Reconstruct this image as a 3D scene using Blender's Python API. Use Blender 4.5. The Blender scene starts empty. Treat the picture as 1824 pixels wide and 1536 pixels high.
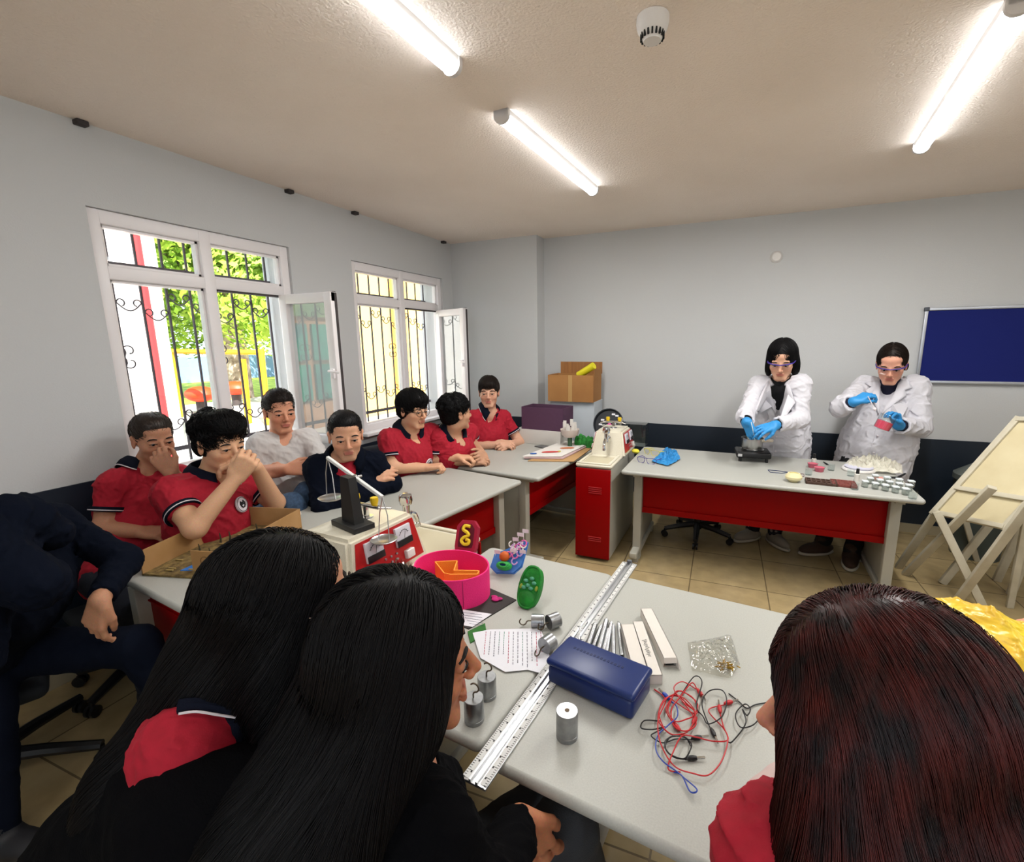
import bpy, bmesh, math, random
import numpy as np
from mathutils import Vector, Matrix, noise as mnoise
D = bpy.data; SC = bpy.context.scene; COL = SC.collection
PI = math.pi
rnd = random.Random(7)
# ------------------------------------------------------------------ camera
FPX, YAW, PITCH, ROLL, PCX, PCY, EYE = 836.2, .408, .1874, -.0098, 959., 770., 1.68
_f = np.array([-math.sin(YAW)*math.cos(PITCH), math.cos(YAW)*math.cos(PITCH), -math.sin(PITCH)])
_r = np.array([math.cos(YAW), math.sin(YAW), 0.]); _u = np.cross(_r, _f)
_c, _s = math.cos(ROLL), math.sin(ROLL)
CR = np.array([_c*_r+_s*_u, -_s*_r+_c*_u, _f])
cd = D.cameras.new('camera'); cam = D.objects.new('camera', cd); COL.objects.link(cam)
cd.sensor_fit = 'HORIZONTAL'; cd.sensor_width = 36; cd.lens = FPX/1824*36
cd.shift_x = -(PCX-912)/1824; cd.shift_y = (PCY-768)/1824; cd.clip_start = .02; cd.clip_end = 300
m = Matrix.Identity(4)
for i in range(3):
    m[i][0] = CR[0][i]; m[i][1] = CR[1][i]; m[i][2] = -CR[2][i]
m[0][3], m[1][3], m[2][3] = 0, 0, EYE
cam.matrix_world = m; SC.camera = cam
# ------------------------------------------------------------------ sky, sun, exposure
SC.view_settings.view_transform = 'Standard'; SC.view_settings.look = 'None'
SC.view_settings.exposure = EXPO = 0.52; SC.view_settings.gamma = 1; SC.view_settings.use_curve_mapping = False
wd = D.worlds.new('sky'); SC.world = wd; wd.use_nodes = True
wn = wd.node_tree.nodes; wl = wd.node_tree.links; wn.clear()
wo = wn.new('ShaderNodeOutputWorld'); wb = wn.new('ShaderNodeBackground'); wl.new(wb.outputs[0], wo.inputs[0])
wb.inputs[0].default_value = (.80, .90, 1.0, 1); wb.inputs[1].default_value = 2.6
sd = D.lights.new('sun', 'SUN'); sd.energy = 13; sd.angle = .01; sd.color = (1, .95, .86)
sun = D.objects.new('sun', sd); COL.objects.link(sun)
sun.rotation_euler = Vector((-.55, .32, -.77)).to_track_quat('-Z', 'Y').to_euler()
# daylight from windows is gathered by portals set in the two window openings (built below)
def portal(x, y0, y1, z0, z1):
    l = D.lights.new('window_portal', 'AREA'); l.shape = 'RECTANGLE'; l.size = y1-y0; l.size_y = z1-z0
    l.cycles.is_portal = True
    o = D.objects.new('window_portal', l); COL.objects.link(o); o.location = (x, (y0+y1)/2, (z0+z1)/2)
    o.rotation_euler = Vector((1, 0, 0)).to_track_quat('-Z', 'Z').to_euler()
portal(-3.30, 1.43, 2.60, .9, 2.38); portal(-3.30, 3.2, 4.5, .9, 2.38)
l = D.lights.new('window_portal', 'AREA'); l.shape = 'RECTANGLE'; l.size = 3.8; l.size_y = 1.4; l.cycles.is_portal = True  # portal of the added, unseen rear window
o = D.objects.new('window_portal', l); COL.objects.link(o); o.location = (.7, -2.85, 1.65); o.rotation_euler = Vector((0, 1, 0)).to_track_quat('-Z', 'Z').to_euler()
# ------------------------------------------------------------------ helpers
def ray(u, v): return CR.T @ np.array([(u-PCX)/FPX, -(v-PCY)/FPX, 1.])
def atz(u, v, z): d = ray(u, v); return Vector(d*((z-EYE)/d[2])+np.array([0, 0, EYE]))
def aty(u, v, y): d = ray(u, v); return Vector(d*(y/d[1])+np.array([0, 0, EYE]))
def atx(u, v, x): d = ray(u, v); return Vector(d*(x/d[0])+np.array([0, 0, EYE]))
def atd(u, v, zc): return Vector(ray(u, v)*zc+np.array([0, 0, EYE]))
def lin(h):
    if isinstance(h, str):
        c = [int(h[i:i+2], 16)/255 for i in (0, 2, 4)]
        return tuple([(x/12.92 if x <= .04045 else ((x+.055)/1.055)**2.4) for x in c]+[1.])
    return tuple(h)+(1.,) if len(h) == 3 else tuple(h)
MATS = {}
def mat(name, col='808080', rough=.6, metal=0., noise=None, bump=0., bscale=60., col2=None, spec=None, emit=0., alpha=None, trans=0., ior=1.45, attr=False, coat=0., sheen=0., subs=0., stretch=None):
    if name in MATS: return MATS[name]
    m = D.materials.new(name); m.use_nodes = True; nt = m.node_tree; n = nt.nodes; l = nt.links
    b = n['Principled BSDF']; b.inputs['Base Color'].default_value = lin(col); b.inputs['Roughness'].default_value = rough
    b.inputs['Metallic'].default_value = metal; b.inputs['IOR'].default_value = ior
    if spec is not None: b.inputs['Specular IOR Level'].default_value = spec
    if coat: b.inputs['Coat Weight'].default_value = coat
    if sheen: b.inputs['Sheen Weight'].default_value = sheen
    if trans: b.inputs['Transmission Weight'].default_value = trans
    if alpha is not None: b.inputs['Alpha'].default_value = alpha
    if subs:
        b.inputs['Subsurface Weight'].default_value = subs; b.inputs['Subsurface Radius'].default_value = (.02, .008, .004)
    if emit:
        b.inputs['Emission Color'].default_value = lin(col); b.inputs['Emission Strength'].default_value = emit
    tc = n.new('ShaderNodeTexCoord'); src = tc.outputs['Object']
    if stretch:
        mp = n.new('ShaderNodeMapping'); mp.inputs['Scale'].default_value = stretch; l.new(src, mp.inputs[0]); src = mp.outputs[0]
    base = None
    if attr:
        at = n.new('ShaderNodeAttribute'); at.attribute_name = 'Col'; base = at.outputs['Color']
        l.new(base, b.inputs['Base Color'])
    if noise:
        ns = n.new('ShaderNodeTexNoise'); ns.inputs['Scale'].default_value = noise; ns.inputs['Detail'].default_value = 5
        l.new(src, ns.inputs['Vector'])
        if attr:
            mx = n.new('ShaderNodeMix'); mx.data_type = 'RGBA'; mx.blend_type = 'OVERLAY'; mx.inputs[0].default_value = .25
            l.new(base, mx.inputs[6]); l.new(ns.outputs['Color'], mx.inputs[7]); l.new(mx.outputs[2], b.inputs['Base Color'])
        else:
            r = n.new('ShaderNodeValToRGB'); r.color_ramp.elements[0].position = .35; r.color_ramp.elements[1].position = .65
            r.color_ramp.elements[0].color = lin(col); r.color_ramp.elements[1].color = lin(col2 or col)
            l.new(ns.outputs['Fac'], r.inputs[0]); l.new(r.outputs[0], b.inputs['Base Color'])
    if bump:
        nb = n.new('ShaderNodeTexNoise'); nb.inputs['Scale'].default_value = bscale; nb.inputs['Detail'].default_value = 4
        l.new(src, nb.inputs['Vector'])
        bp = n.new('ShaderNodeBump'); bp.inputs['Strength'].default_value = bump; bp.inputs['Distance'].default_value = .01
        l.new(nb.outputs['Fac'], bp.inputs['Height']); l.new(bp.outputs[0], b.inputs['Normal'])
    MATS[name] = m; return m
def glassmat(name, tint='ffffff', refl=1.5, base=.0):
    if name in MATS: return MATS[name]
    m = D.materials.new(name); m.use_nodes = True; nt = m.node_tree; n = nt.nodes; l = nt.links; n.clear()
    o = n.new('ShaderNodeOutputMaterial'); mx = n.new('ShaderNodeMixShader'); t = n.new('ShaderNodeBsdfTransparent'); g = n.new('ShaderNodeBsdfGlossy')
    f = n.new('ShaderNodeLayerWeight'); f.inputs['Blend'].default_value = .5; pw = n.new('ShaderNodeMath'); pw.operation = 'POWER'; pw.inputs[1].default_value = 4.
    l.new(f.outputs['Facing'], pw.inputs[0]); f = pw; t.inputs[0].default_value = lin(tint); g.inputs['Roughness'].default_value = .01
    a = n.new('ShaderNodeMath'); a.operation = 'ADD'; a.use_clamp = True; a.inputs[1].default_value = base+.03
    l.new(f.outputs[0], a.inputs[0]); l.new(a.outputs[0], mx.inputs[0])
    l.new(t.outputs[0], mx.inputs[1]); l.new(g.outputs[0], mx.inputs[2]); l.new(mx.outputs[0], o.inputs[0])
    MATS[name] = m; return m
def rotz(a): return Matrix.Rotation(a, 4, 'Z')
def frame(p, d, up=(0, 0, 1)):
    """matrix whose Z axis is d"""
    d = Vector(d).normalized(); up = Vector(up)
    if abs(d.dot(up)) > .98: up = Vector((0, 1, 0)) if abs(d.y) < .9 else Vector((1, 0, 0))
    x = up.cross(d).normalized(); y = d.cross(x)
    M = Matrix.Identity(4)
    for i in range(3): M[i][0] = x[i]; M[i][1] = y[i]; M[i][2] = d[i]; M[i][3] = p[i]
    return M
class MB:
    def __init__(s): s.v = []; s.f = []; s.m = []; s.sm = []; s.mi = 0
    def add(s, vs, fs, smooth=False, M=None):
        k = len(s.v)
        for q in vs:
            q = Vector(q)
            s.v.append(tuple(M @ q) if M is not None else tuple(q))
        for q in fs: s.f.append(tuple(k+i for i in q)); s.m.append(s.mi); s.sm.append(smooth)
        return s
    def box(s, c, d, M=None, bev=0.):
        x, y, z = [q/2 for q in d]; b = min(bev, x*.98, y*.98, z*.98)
        if b <= 0:
            vs = [(c[0]+i*x, c[1]+j*y, c[2]+k*z) for i in (-1, 1) for j in (-1, 1) for k in (-1, 1)]
            return s.add(vs, [(0, 1, 3, 2), (4, 6, 7, 5), (0, 4, 5, 1), (2, 3, 7, 6), (0, 2, 6, 4), (1, 5, 7, 3)], False, M)
        bm = bmesh.new(); bmesh.ops.create_cube(bm, size=1)
        for q in bm.verts: q.co = Vector((c[0]+q.co.x*2*x, c[1]+q.co.y*2*y, c[2]+q.co.z*2*z))
        bmesh.ops.bevel(bm, geom=list(bm.edges), offset=b, segments=3, profile=.5, affect='EDGES')
        bm.verts.index_update()
        s.add([q.co[:] for q in bm.verts], [[w.index for w in q.verts] for q in bm.faces], True, M); bm.free(); return s
    def cyl(s, a, b, r, r2=None, n=20, cap=True, M=None, smooth=True):
        r2 = r if r2 is None else r2; a = Vector(a); b = Vector(b); F = frame(a, b-a); L = (b-a).length
        vs = [F @ Vector((r*math.cos(t), r*math.sin(t), 0)) for t in [2*PI*i/n for i in range(n)]] + [F @ Vector((r2*math.cos(t), r2*math.sin(t), L)) for t in [2*PI*i/n for i in range(n)]]
        s.add(vs, [(i, (i+1) % n, n+(i+1) % n, n+i) for i in range(n)], smooth, M)
        if cap: s.add(vs, [tuple(range(n))[::-1], tuple(range(n, 2*n))], False, M)
        return s
    def tube(s, pts, r, n=8, M=None, closed=False, cap=True):
        P = [Vector(p) for p in pts]; k = len(P); vs = []; up = None
        R = r if isinstance(r, (list, tuple)) else [r]*k
        for i in range(k):
            if closed: d = P[(i+1) % k]-P[i-1]
            else: d = P[min(i+1, k-1)]-P[max(i-1, 0)]
            if d.length < 1e-9: d = Vector((0, 0, 1))
            d.normalize()
            if up is None:
                up = Vector((0, 0, 1)) if abs(d.z) < .9 else Vector((1, 0, 0))
            x = up.cross(d); x = x.normalized() if x.length > 1e-6 else Vector((1, 0, 0)); y = d.cross(x).normalized(); up = y
            for j in range(n):
                t = 2*PI*j/n; vs.append(P[i]+x*R[i]*math.cos(t)+y*R[i]*math.sin(t))
        fs = []
        for i in range(k if closed else k-1):
            for j in range(n):
                a = i*n+j; b = i*n+(j+1) % n; c2 = ((i+1) % k)*n
                fs.append((a, b, c2+(j+1) % n, c2+j))
        s.add(vs, fs, True, M)
        if cap and not closed: s.add(vs, [tuple(range(n))[::-1], tuple(range((k-1)*n, k*n))], False, M)
        return s
    def lathe(s, prof, c=(0, 0, 0), n=28, M=None, closed=False):
        vs = []; k = len(prof)
        for i in range(n):
            t = 2*PI*i/n
            for (r, z) in prof: vs.append((c[0]+r*math.cos(t), c[1]+r*math.sin(t), c[2]+z))
        fs = []
        for i in range(n):
            for j in range(k if closed else k-1):
                a = i*k+j; b = ((i+1) % n)*k+j; a2 = i*k+(j+1) % k; b2 = ((i+1) % n)*k+(j+1) % k
                fs.append((a, b, b2, a2))
        return s.add(vs, fs, True, M)
    def prism(s, poly, z0, z1, M=None, smooth=False):
        k = len(poly); vs = [(p[0], p[1], z0) for p in poly]+[(p[0], p[1], z1) for p in poly]
        s.add(vs, [(i, (i+1) % k, k+(i+1) % k, k+i) for i in range(k)], smooth, M)
        return s.add(vs, [tuple(range(k))[::-1], tuple(range(k, 2*k))], False, M)
    def sphere(s, c, r, n=16, M=None):
        r = (r, r, r) if not isinstance(r, (tuple, list)) else r; m2 = n//2; vs = []
        for i in range(m2+1):
            a = PI*i/m2
            for j in range(n):
                b = 2*PI*j/n; vs.append((c[0]+r[0]*math.sin(a)*math.cos(b), c[1]+r[1]*math.sin(a)*math.sin(b), c[2]+r[2]*math.cos(a)))
        fs = [(i*n+j, (i+1)*n+j, (i+1)*n+(j+1) % n, i*n+(j+1) % n) for i in range(m2) for j in range(n)]
        return s.add(vs, fs, True, M)
    def grid(s, fn, nu, nv, smooth=True, M=None):
        vs = [fn(i/nu, j/nv) for i in range(nu+1) for j in range(nv+1)]
        fs = [(i*(nv+1)+j, (i+1)*(nv+1)+j, (i+1)*(nv+1)+j+1, i*(nv+1)+j+1) for i in range(nu) for j in range(nv)]
        return s.add(vs, fs, smooth, M)
    def build(s, name, mt, parent=None, origin=None, sub=0, solid=0., M=None):
        me = D.meshes.new(name); vs = s.v
        if M is not None: vs = [tuple(M @ Vector(q)) for q in vs]
        if parent is None and origin is None:
            A = np.array(vs); origin = (float((A[:, 0].min()+A[:, 0].max())/2), float((A[:, 1].min()+A[:, 1].max())/2), float(A[:, 2].min()))
        if origin is not None: vs = [(q[0]-origin[0], q[1]-origin[1], q[2]-origin[2]) for q in vs]
        me.from_pydata(vs, [], s.f)
        for q in (mt if isinstance(mt, (list, tuple)) else [mt]): me.materials.append(q)
        me.polygons.foreach_set('material_index', s.m); me.polygons.foreach_set('use_smooth', s.sm)
        bm = bmesh.new(); bm.from_mesh(me); bmesh.ops.remove_doubles(bm, verts=bm.verts, dist=1e-6); bmesh.ops.recalc_face_normals(bm, faces=bm.faces)
        for e in bm.edges:
            if len(e.link_faces) == 2 and e.calc_face_angle(0) > .62: e.smooth = False
        bm.to_mesh(me); bm.free()
        o = D.objects.new(name, me); COL.objects.link(o)
        if origin is not None: o.location = origin
        if parent is not None: o.parent = parent
        if solid:
            w = o.modifiers.new('solid', 'SOLIDIFY'); w.thickness = solid; w.offset = 0
        if sub:
            w = o.modifiers.new('sub', 'SUBSURF'); w.levels = w.render_levels = sub
        return o
def tag(o, label=None, cat=None, group=None, kind=None):
    if label: o['label'] = label
    if cat: o['category'] = cat
    if group: o['group'] = group
    if kind: o['kind'] = kind
    return o
def thing(name, label, cat, loc=(0, 0, 0), rz=0., group=None):
    o = D.objects.new(name, None); COL.objects.link(o); o.location = loc; o.rotation_euler = (0, 0, rz); o.empty_display_size = .1
    return tag(o, label, cat, group)
def struct(mb, name, mt): return tag(mb.build(name, mt, origin=(0, 0, 0)), kind='structure')
def kids(o): return [c for c in D.objects if c.parent == o]
def dup(o, parent=None):
    c = o.copy(); COL.objects.link(c); c.parent = parent
    for ch in kids(o): dup(ch, c)
    return c
def rrect(w, d, r, n=5):
    P = []
    for cx, cy, a0 in ((w/2-r, d/2-r, 0), (-w/2+r, d/2-r, PI/2), (-w/2+r, -d/2+r, PI), (w/2-r, -d/2+r, 1.5*PI)):
        for i in range(n+1): P.append((cx+r*math.cos(a0+PI/2*i/n), cy+r*math.sin(a0+PI/2*i/n)))
    return P
def slab(mb, w, d, r, z0, z1, M=None, e=.012):
    """rounded-corner slab with a bull-nosed edge"""
    L = []; h = (z1-z0)
    for i in range(7):
        a = -PI/2+PI*i/6; L.append((e*(1-math.cos(a)), z0+h/2+h/2*math.sin(a)))
    rings = [[(x*(w-2*o)/w, y*(d-2*o)/d, z) for x, y in rrect(w, d, r)] for o, z in L]
    k = len(rings[0]); vs = [p for q in rings for p in q]
    mb.add(vs, [(a*k+i, a*k+(i+1) % k, (a+1)*k+(i+1) % k, (a+1)*k+i) for a in range(6) for i in range(k)], True, M)
    mb.add(vs, [tuple(range(k))[::-1], tuple(range(6*k, 7*k))], False, M)
def wire_spline(pts, n=8, closed=False):
    """Catmull-Rom through pts"""
    P = [Vector(p) for p in pts]; k = len(P); out = []
    for i in range(k if closed else k-1):
        a, b, c, d = (P[(i-1) % k] if closed or i > 0 else P[0]), P[i], P[(i+1) % k], (P[(i+2) % k] if closed or i+2 < k else P[-1])
        for j in range(n):
            t = j/n; out.append(.5*((2*b)+(c-a)*t+(2*a-5*b+4*c-d)*t*t+(3*b-a-3*c+d)*t**3))
    if not closed: out.append(P[-1])
    return out
# ------------------------------------------------------------------ room shell
XL, XR, YB, YF, ZC = -3.09, 3.4, 4.92, -2.6, 2.78
M_wall = mat('wall_paint', 'c3c4c4', .75, bump=.12, bscale=140)
M_ceil = mat('ceiling_roughcast', 'f2e5d9', .85, bump=.55, bscale=90, noise=1.3, col2='ecded1')
M_navy = mat('wainscot_navy', '16202c', .45, bump=.05, bscale=80)
M_pvc = mat('window_upvc', 'e9e4e4', .35)
M_gap = mat('rubber_seal', '3a3434', .7)
M_iron = mat('grille_iron', '4a4248', .6)
M_glass = glassmat('window_glass', 'f4f8f8', 1.5, .02)
def floormat():
    m = D.materials.new('floor_tiles'); m.use_nodes = True; nt = m.node_tree; n = nt.nodes; l = nt.links; b = n['Principled BSDF']
    tc = n.new('ShaderNodeTexCoord'); mp = n.new('ShaderNodeMapping'); mp.inputs['Rotation'].default_value = (0, 0, math.radians(-2)); mp.inputs['Location'].default_value = (.13, .2, 0)
    br = n.new('ShaderNodeTexBrick'); br.offset = 0.; br.inputs['Scale'].default_value = 1.; br.inputs['Brick Width'].default_value = .5; br.inputs['Row Height'].default_value = .5
    br.inputs['Mortar Size'].default_value = .004; br.inputs['Color1'].default_value = lin('a8946c'); br.inputs['Color2'].default_value = lin('a08c66'); br.inputs['Mortar'].default_value = lin('6e5f45')
    ns = n.new('ShaderNodeTexNoise'); ns.inputs['Scale'].default_value = 9; ns.inputs['Detail'].default_value = 8
    mx = n.new('ShaderNodeMix'); mx.data_type = 'RGBA'; mx.blend_type = 'OVERLAY'; mx.inputs[0].default_value = .35
    l.new(tc.outputs['Object'], mp.inputs[0]); l.new(mp.outputs[0], br.inputs['Vector']); l.new(mp.outputs[0], ns.inputs['Vector'])
    l.new(br.outputs['Color'], mx.inputs[6]); l.new(ns.outputs['Fac'], mx.inputs[7]); l.new(mx.outputs[2], b.inputs['Base Color'])
    b.inputs['Roughness'].default_value = .22; b.inputs['Specular IOR Level'].default_value = .6
    bp = n.new('ShaderNodeBump'); bp.inputs['Strength'].default_value = .25; bp.inputs['Distance'].default_value = .003; l.new(br.outputs['Fac'], bp.inputs['Height']); bp.invert = True
    l.new(bp.outputs[0], b.inputs['Normal']); return m
struct(MB().box(((XL+XR)/2, (YB+YF)/2, -.05), (XR-XL+.6, YB-YF+.6, .1)), 'floor', floormat())
struct(MB().box(((XL+XR)/2, (YB+YF)/2, ZC+.1), (XR-XL+.6, YB-YF+.6, .2)), 'ceiling', M_ceil)
struct(MB().box(((XL+XR)/2, YB+.15, ZC/2), (XR-XL+.6, .3, ZC)), 'wall_back', M_wall)
struct(MB().box((XR+.15, (YB+YF)/2, ZC/2), (.3, YB-YF, ZC)), 'wall_right', M_wall)
rw = MB(); RW = (-1.2, 2.6, .95, 2.35)  # wall opening for the added rear window, behind the camera
for a, b, c, d in ((XL-.3, RW[0], 0, ZC), (RW[1], XR+.3, 0, ZC), (RW[0], RW[1], 0, RW[2]), (RW[0], RW[1], RW[3], ZC)): rw.box(((a+b)/2, YF-.15, (c+d)/2), (b-a, .3, d-c))
struct(rw, 'wall_front', M_wall)
fr = MB()
for x in (RW[0]+.03, RW[0]+.98, RW[0]+1.9, RW[0]+2.82, RW[1]-.03): fr.box((x, YF-.08, (RW[2]+RW[3])/2), (.06, .07, RW[3]-RW[2]), bev=.005)
for z in (RW[2]+.03, RW[3]-.03): fr.box(((RW[0]+RW[1])/2, YF-.08, z), (RW[1]-RW[0], .07, .06), bev=.005)
struct(fr, 'added_rear_window', M_pvc)  # unseen window, added so daylight bounces up to the ceiling
struct(MB().box(((XL-2.04)/2, (4.72+YB)/2, ZC/2), (-2.04-XL, YB-4.72, ZC)), 'wall_column', M_wall)
W1 = (1.43, 2.60); W2 = (3.20, 4.52); ZS, ZH = .90, 2.385
wl_ = MB(); T = .30
def seg(y0, y1, z0, z1): wl_.box((XL-T/2, (y0+y1)/2, (z0+z1)/2), (T, y1-y0, z1-z0))
seg(YF, W1[0], 0, ZC); seg(W1[1], W2[0], 0, ZC); seg(W2[1], YB, 0, ZC)
for w in (W1, W2): seg(w[0], w[1], 0, ZS); seg(w[0], w[1], ZH, ZC)
struct(wl_, 'wall_left', M_wall)
# dark painted dado boards
def dado(name, a, b, z): struct(MB().box(((a[0]+b[0])/2, (a[1]+b[1])/2, z/2), (max(abs(b[0]-a[0]), .012), max(abs(b[1]-a[1]), .012), z)), name, M_navy)
dado('trim_1', (-2.04, YB-.006), (XR, YB-.006), .845)
dado('trim_2', (XL, 4.714), (-2.034, 4.714), .868)
dado('trim_3', (-2.034, 4.708), (-2.034, YB), .868)
dado('trim_4', (XL+.006, YF), (XL+.006, W1[0]), .995)
dado('trim_5', (XL+.006, W1[0]), (XL+.006, 4.71), .80)
M_sk = mat('skirting_tile', 'a2967c', .35)
struct(MB().box(((XR-2.04)/2, YB-.016, .04), (XR+2.04, .02, .08)), 'baseboard_back', M_sk)
struct(MB().box((XL+.02, (YF+4.71)/2, .04), (.02, 4.71-YF, .08)), 'baseboard_left', M_sk)
# windows
def window(name, w, hinge_dir):
    y0, y1 = w; xf = XL-.055; fw = .062; fd = .07
    root = D.objects.new(name, None); COL.objects.link(root); root.location = (xf, (y0+y1)/2, ZS); root['kind'] = 'structure'
    O = root.location; ym = (y0+y1)/2; zt = 2.07
    def loc(mb, nm, mt, par=root): return mb.build(nm, mt, par, M=Matrix.Translation(-O))
    fr = MB()
    for a, b in ((y0, y0+fw), (y1-fw, y1), (ym-.035, ym+.035)): fr.box((xf, (a+b)/2, (ZS+ZH)/2), (fd, b-a, ZH-ZS), bev=.006)
    for a, b in ((ZS, ZS+fw), (ZH-fw-.01, ZH), (zt-.035, zt+.035)): fr.box((xf, ym, (a+b)/2), (fd-.004, y1-y0, b-a), bev=.006)
    loc(fr, 'window_frame', M_pvc)
    bead = MB()
    def rectframe(a, b, c, d, t, x, dep):
        bead.box((x, a+t/2, (c+d)/2), (dep, t, d-c)); bead.box((x, b-t/2, (c+d)/2), (dep, t, d-c)); bead.box((x, (a+b)/2, c+t/2), (dep, b-a, t)); bead.box((x, (a+b)/2, d-t/2), (dep, b-a, t))
    for a, b in ((y0+fw, ym-.035), (ym+.035, y1-fw)): rectframe(a, b, zt+.035, ZH-fw-.01, .014, xf-.01, .04)
    rectframe(y0+fw, ym-.035, ZS+fw, zt-.035, .014, xf-.01, .04)
    loc(bead, 'glazing_bead', M_pvc)
    for a, b, c, d in ((y0+fw, ym-.035, zt+.035, ZH-fw), (ym+.035, y1-fw, zt+.035, ZH-fw), (y0+fw, ym-.035, ZS+fw, zt-.035)):
        q = MB(); q.add([(xf-.01, a, c), (xf-.01, b, c), (xf-.01, b, d), (xf-.01, a, d)], [(0, 1, 2, 3)]); loc(q, 'window_pane', M_glass)
    g = MB(); g.box((xf+.02, (ym+.035+y1-fw)/2, zt-.04), (.05, y1-fw-ym-.035, .012)); loc(g, 'seal', M_gap)
    # open sash, hinged on the far jamb
    sw = .50; z0, z1 = ZS+fw+.005, zt-.03; H = Vector((xf+.045, y1-fw-.03, 0)); d = Vector(hinge_dir).normalized(); nrm = Vector((-d.y, d.x, 0))
    M = Matrix.Identity(4)
    for i in range(3): M[i][0] = d[i]; M[i][1] = nrm[i]; M[i][3] = H[i]
    s = MB(); f2 = .068
    for a, b in ((0, f2), (sw-f2, sw)): s.box(((a+b)/2, 0, (z0+z1)/2), (b-a, .062, z1-z0), M, .006)
    for a, b in ((z0, z0+f2), (z1-f2, z1)): s.box((sw/2, 0, (a+b)/2), (sw, .058, b-a), M, .006)
    sash = loc(s, 'sash', M_pvc)
    q = MB(); q.add([(f2-.005, 0, z0+f2-.005), (sw-f2+.005, 0, z0+f2-.005), (sw-f2+.005, 0, z1-f2+.005), (f2-.005, 0, z1-f2+.005)], [(0, 1, 2, 3)], M=M); loc(q, 'sash_pane', glassmat('sash_glass', 'e8f0f0', 1.9, .12), sash)
    e = MB(); e.box((sw+.002, .012, (z0+z1)/2), (.004, .020, z1-z0-.02), M); e.box((sw/2, .012, z1+.002), (sw-.01, .02, .004), M); loc(e, 'seal', M_gap, sash)
    h = MB(); h.box((sw-.03, -.04, (z0+z1)/2-.02), (.03, .02, .07), M, .004); h.tube([M @ Vector(p) for p in ((sw-.03, -.05, (z0+z1)/2), (sw-.03, -.075, (z0+z1)/2), (sw+.03, -.08, (z0+z1)/2-.005), (sw+.07, -.075, (z0+z1)/2-.01))], .009)
    loc(h, 'handle', M_pvc, sash)
    hg = MB()
    for z in (z0+.12, (z0+z1)/2, z1-.12): hg.cyl((H.x-.005, H.y-.0, z-.035), (H.x-.005, H.y-.0, z+.035), .009)
    loc(hg, 'hinge', M_pvc)
    sl = MB(); sl.box((XL+.01, ym, ZS-.012), (.14, y1-y0+.10, .03), bev=.006); loc(sl, 'window_sill', M_pvc)
    # wrought iron grille outside
    gr = MB(); xg = XL-.24
    n = int(round((y1-y0)/.145))
    for i in range(n+1):
        y = y0+.03+(y1-y0-.06)*i/n; gr.box((xg, y, (ZS+ZH)/2), (.011, .011, ZH-ZS))
    for z in (ZS+.13, ZH-.24): gr.box((xg, ym, z), (.01, y1-y0, .028))
    def scroll(cy, cz, sy, sz, r=.026):
        pts = []
        for i in range(20):
            t = i/19; a = math.atan2(-1.3, -1.1)-t*PI*1.75; rr = 1.7*r*(1-.70*t)
            pts.append((xg, cy+sy*(1.1*r+rr*math.cos(a)), cz+sz*(1.3*r+rr*math.sin(a))))
        gr.tube(pts, .0042, 5)
    st = (y1-y0-.06)/n
    for i in range(1, n, 4):
        y = y0+.03+st*i
        for sy in (-1, 1):
            for sz in (-1, 1): scroll(y, (ZS+ZH)/2-.02, sy, sz)
    for i in range(n):
        y = y0+.03+st*(i+.5)
        zz = ZS+.30+(.05 if i % 2 else 0)
        gr.tube([(xg, y+st*.9*(t-.5), zz-.045*math.sin(PI*t)) for t in [k/10 for k in range(11)]], .0042, 5)
        for sy in (-1, 1):
            gr.tube([(xg, y+sy*(st*.45-.02+.02*math.cos(a)), zz+.02*math.sin(a)) for a in [k*.55 for k in range(9)]], .0042, 5)
        zz = ZH-.40-(.05*(i % 3))
        gr.tube([(xg, y+st*.9*(t-.5), zz-.045*math.sin(PI*t)) for t in [k/10 for k in range(11)]], .0042, 5)
        for sy in (-1, 1):
            gr.tube([(xg, y+sy*(st*.45-.02+.02*math.cos(a)), zz+.02*math.sin(a)) for a in [k*.55 for k in range(9)]], .0042, 5)
    loc(gr, 'grille', M_iron)
    return root
window('window_1', W1, (1, 0, 0)); window('window_2', W2, (.92, -.36, 0))
# small dark cable clips along the ceiling corner
for k, (u, v) in enumerate(((143, 214), (515, 338), (632, 376), (790, 428))):
    p = atx(u, v, XL+.02); p.z = ZC-.012
    tag(MB().box((p.x, p.y, ZC-.013), (.045, .05, .024), bev=.005).build('cable_clip', M_gap), ['small dark clip on the ceiling edge nearest the left of the room', 'small dark clip on the ceiling edge above the right jamb of the larger window', 'small dark clip on the ceiling edge above the left jamb of the far window', 'small dark clip on the ceiling edge beside the far corner'][k], 'clip', 'clips along the ceiling edge')
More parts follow.
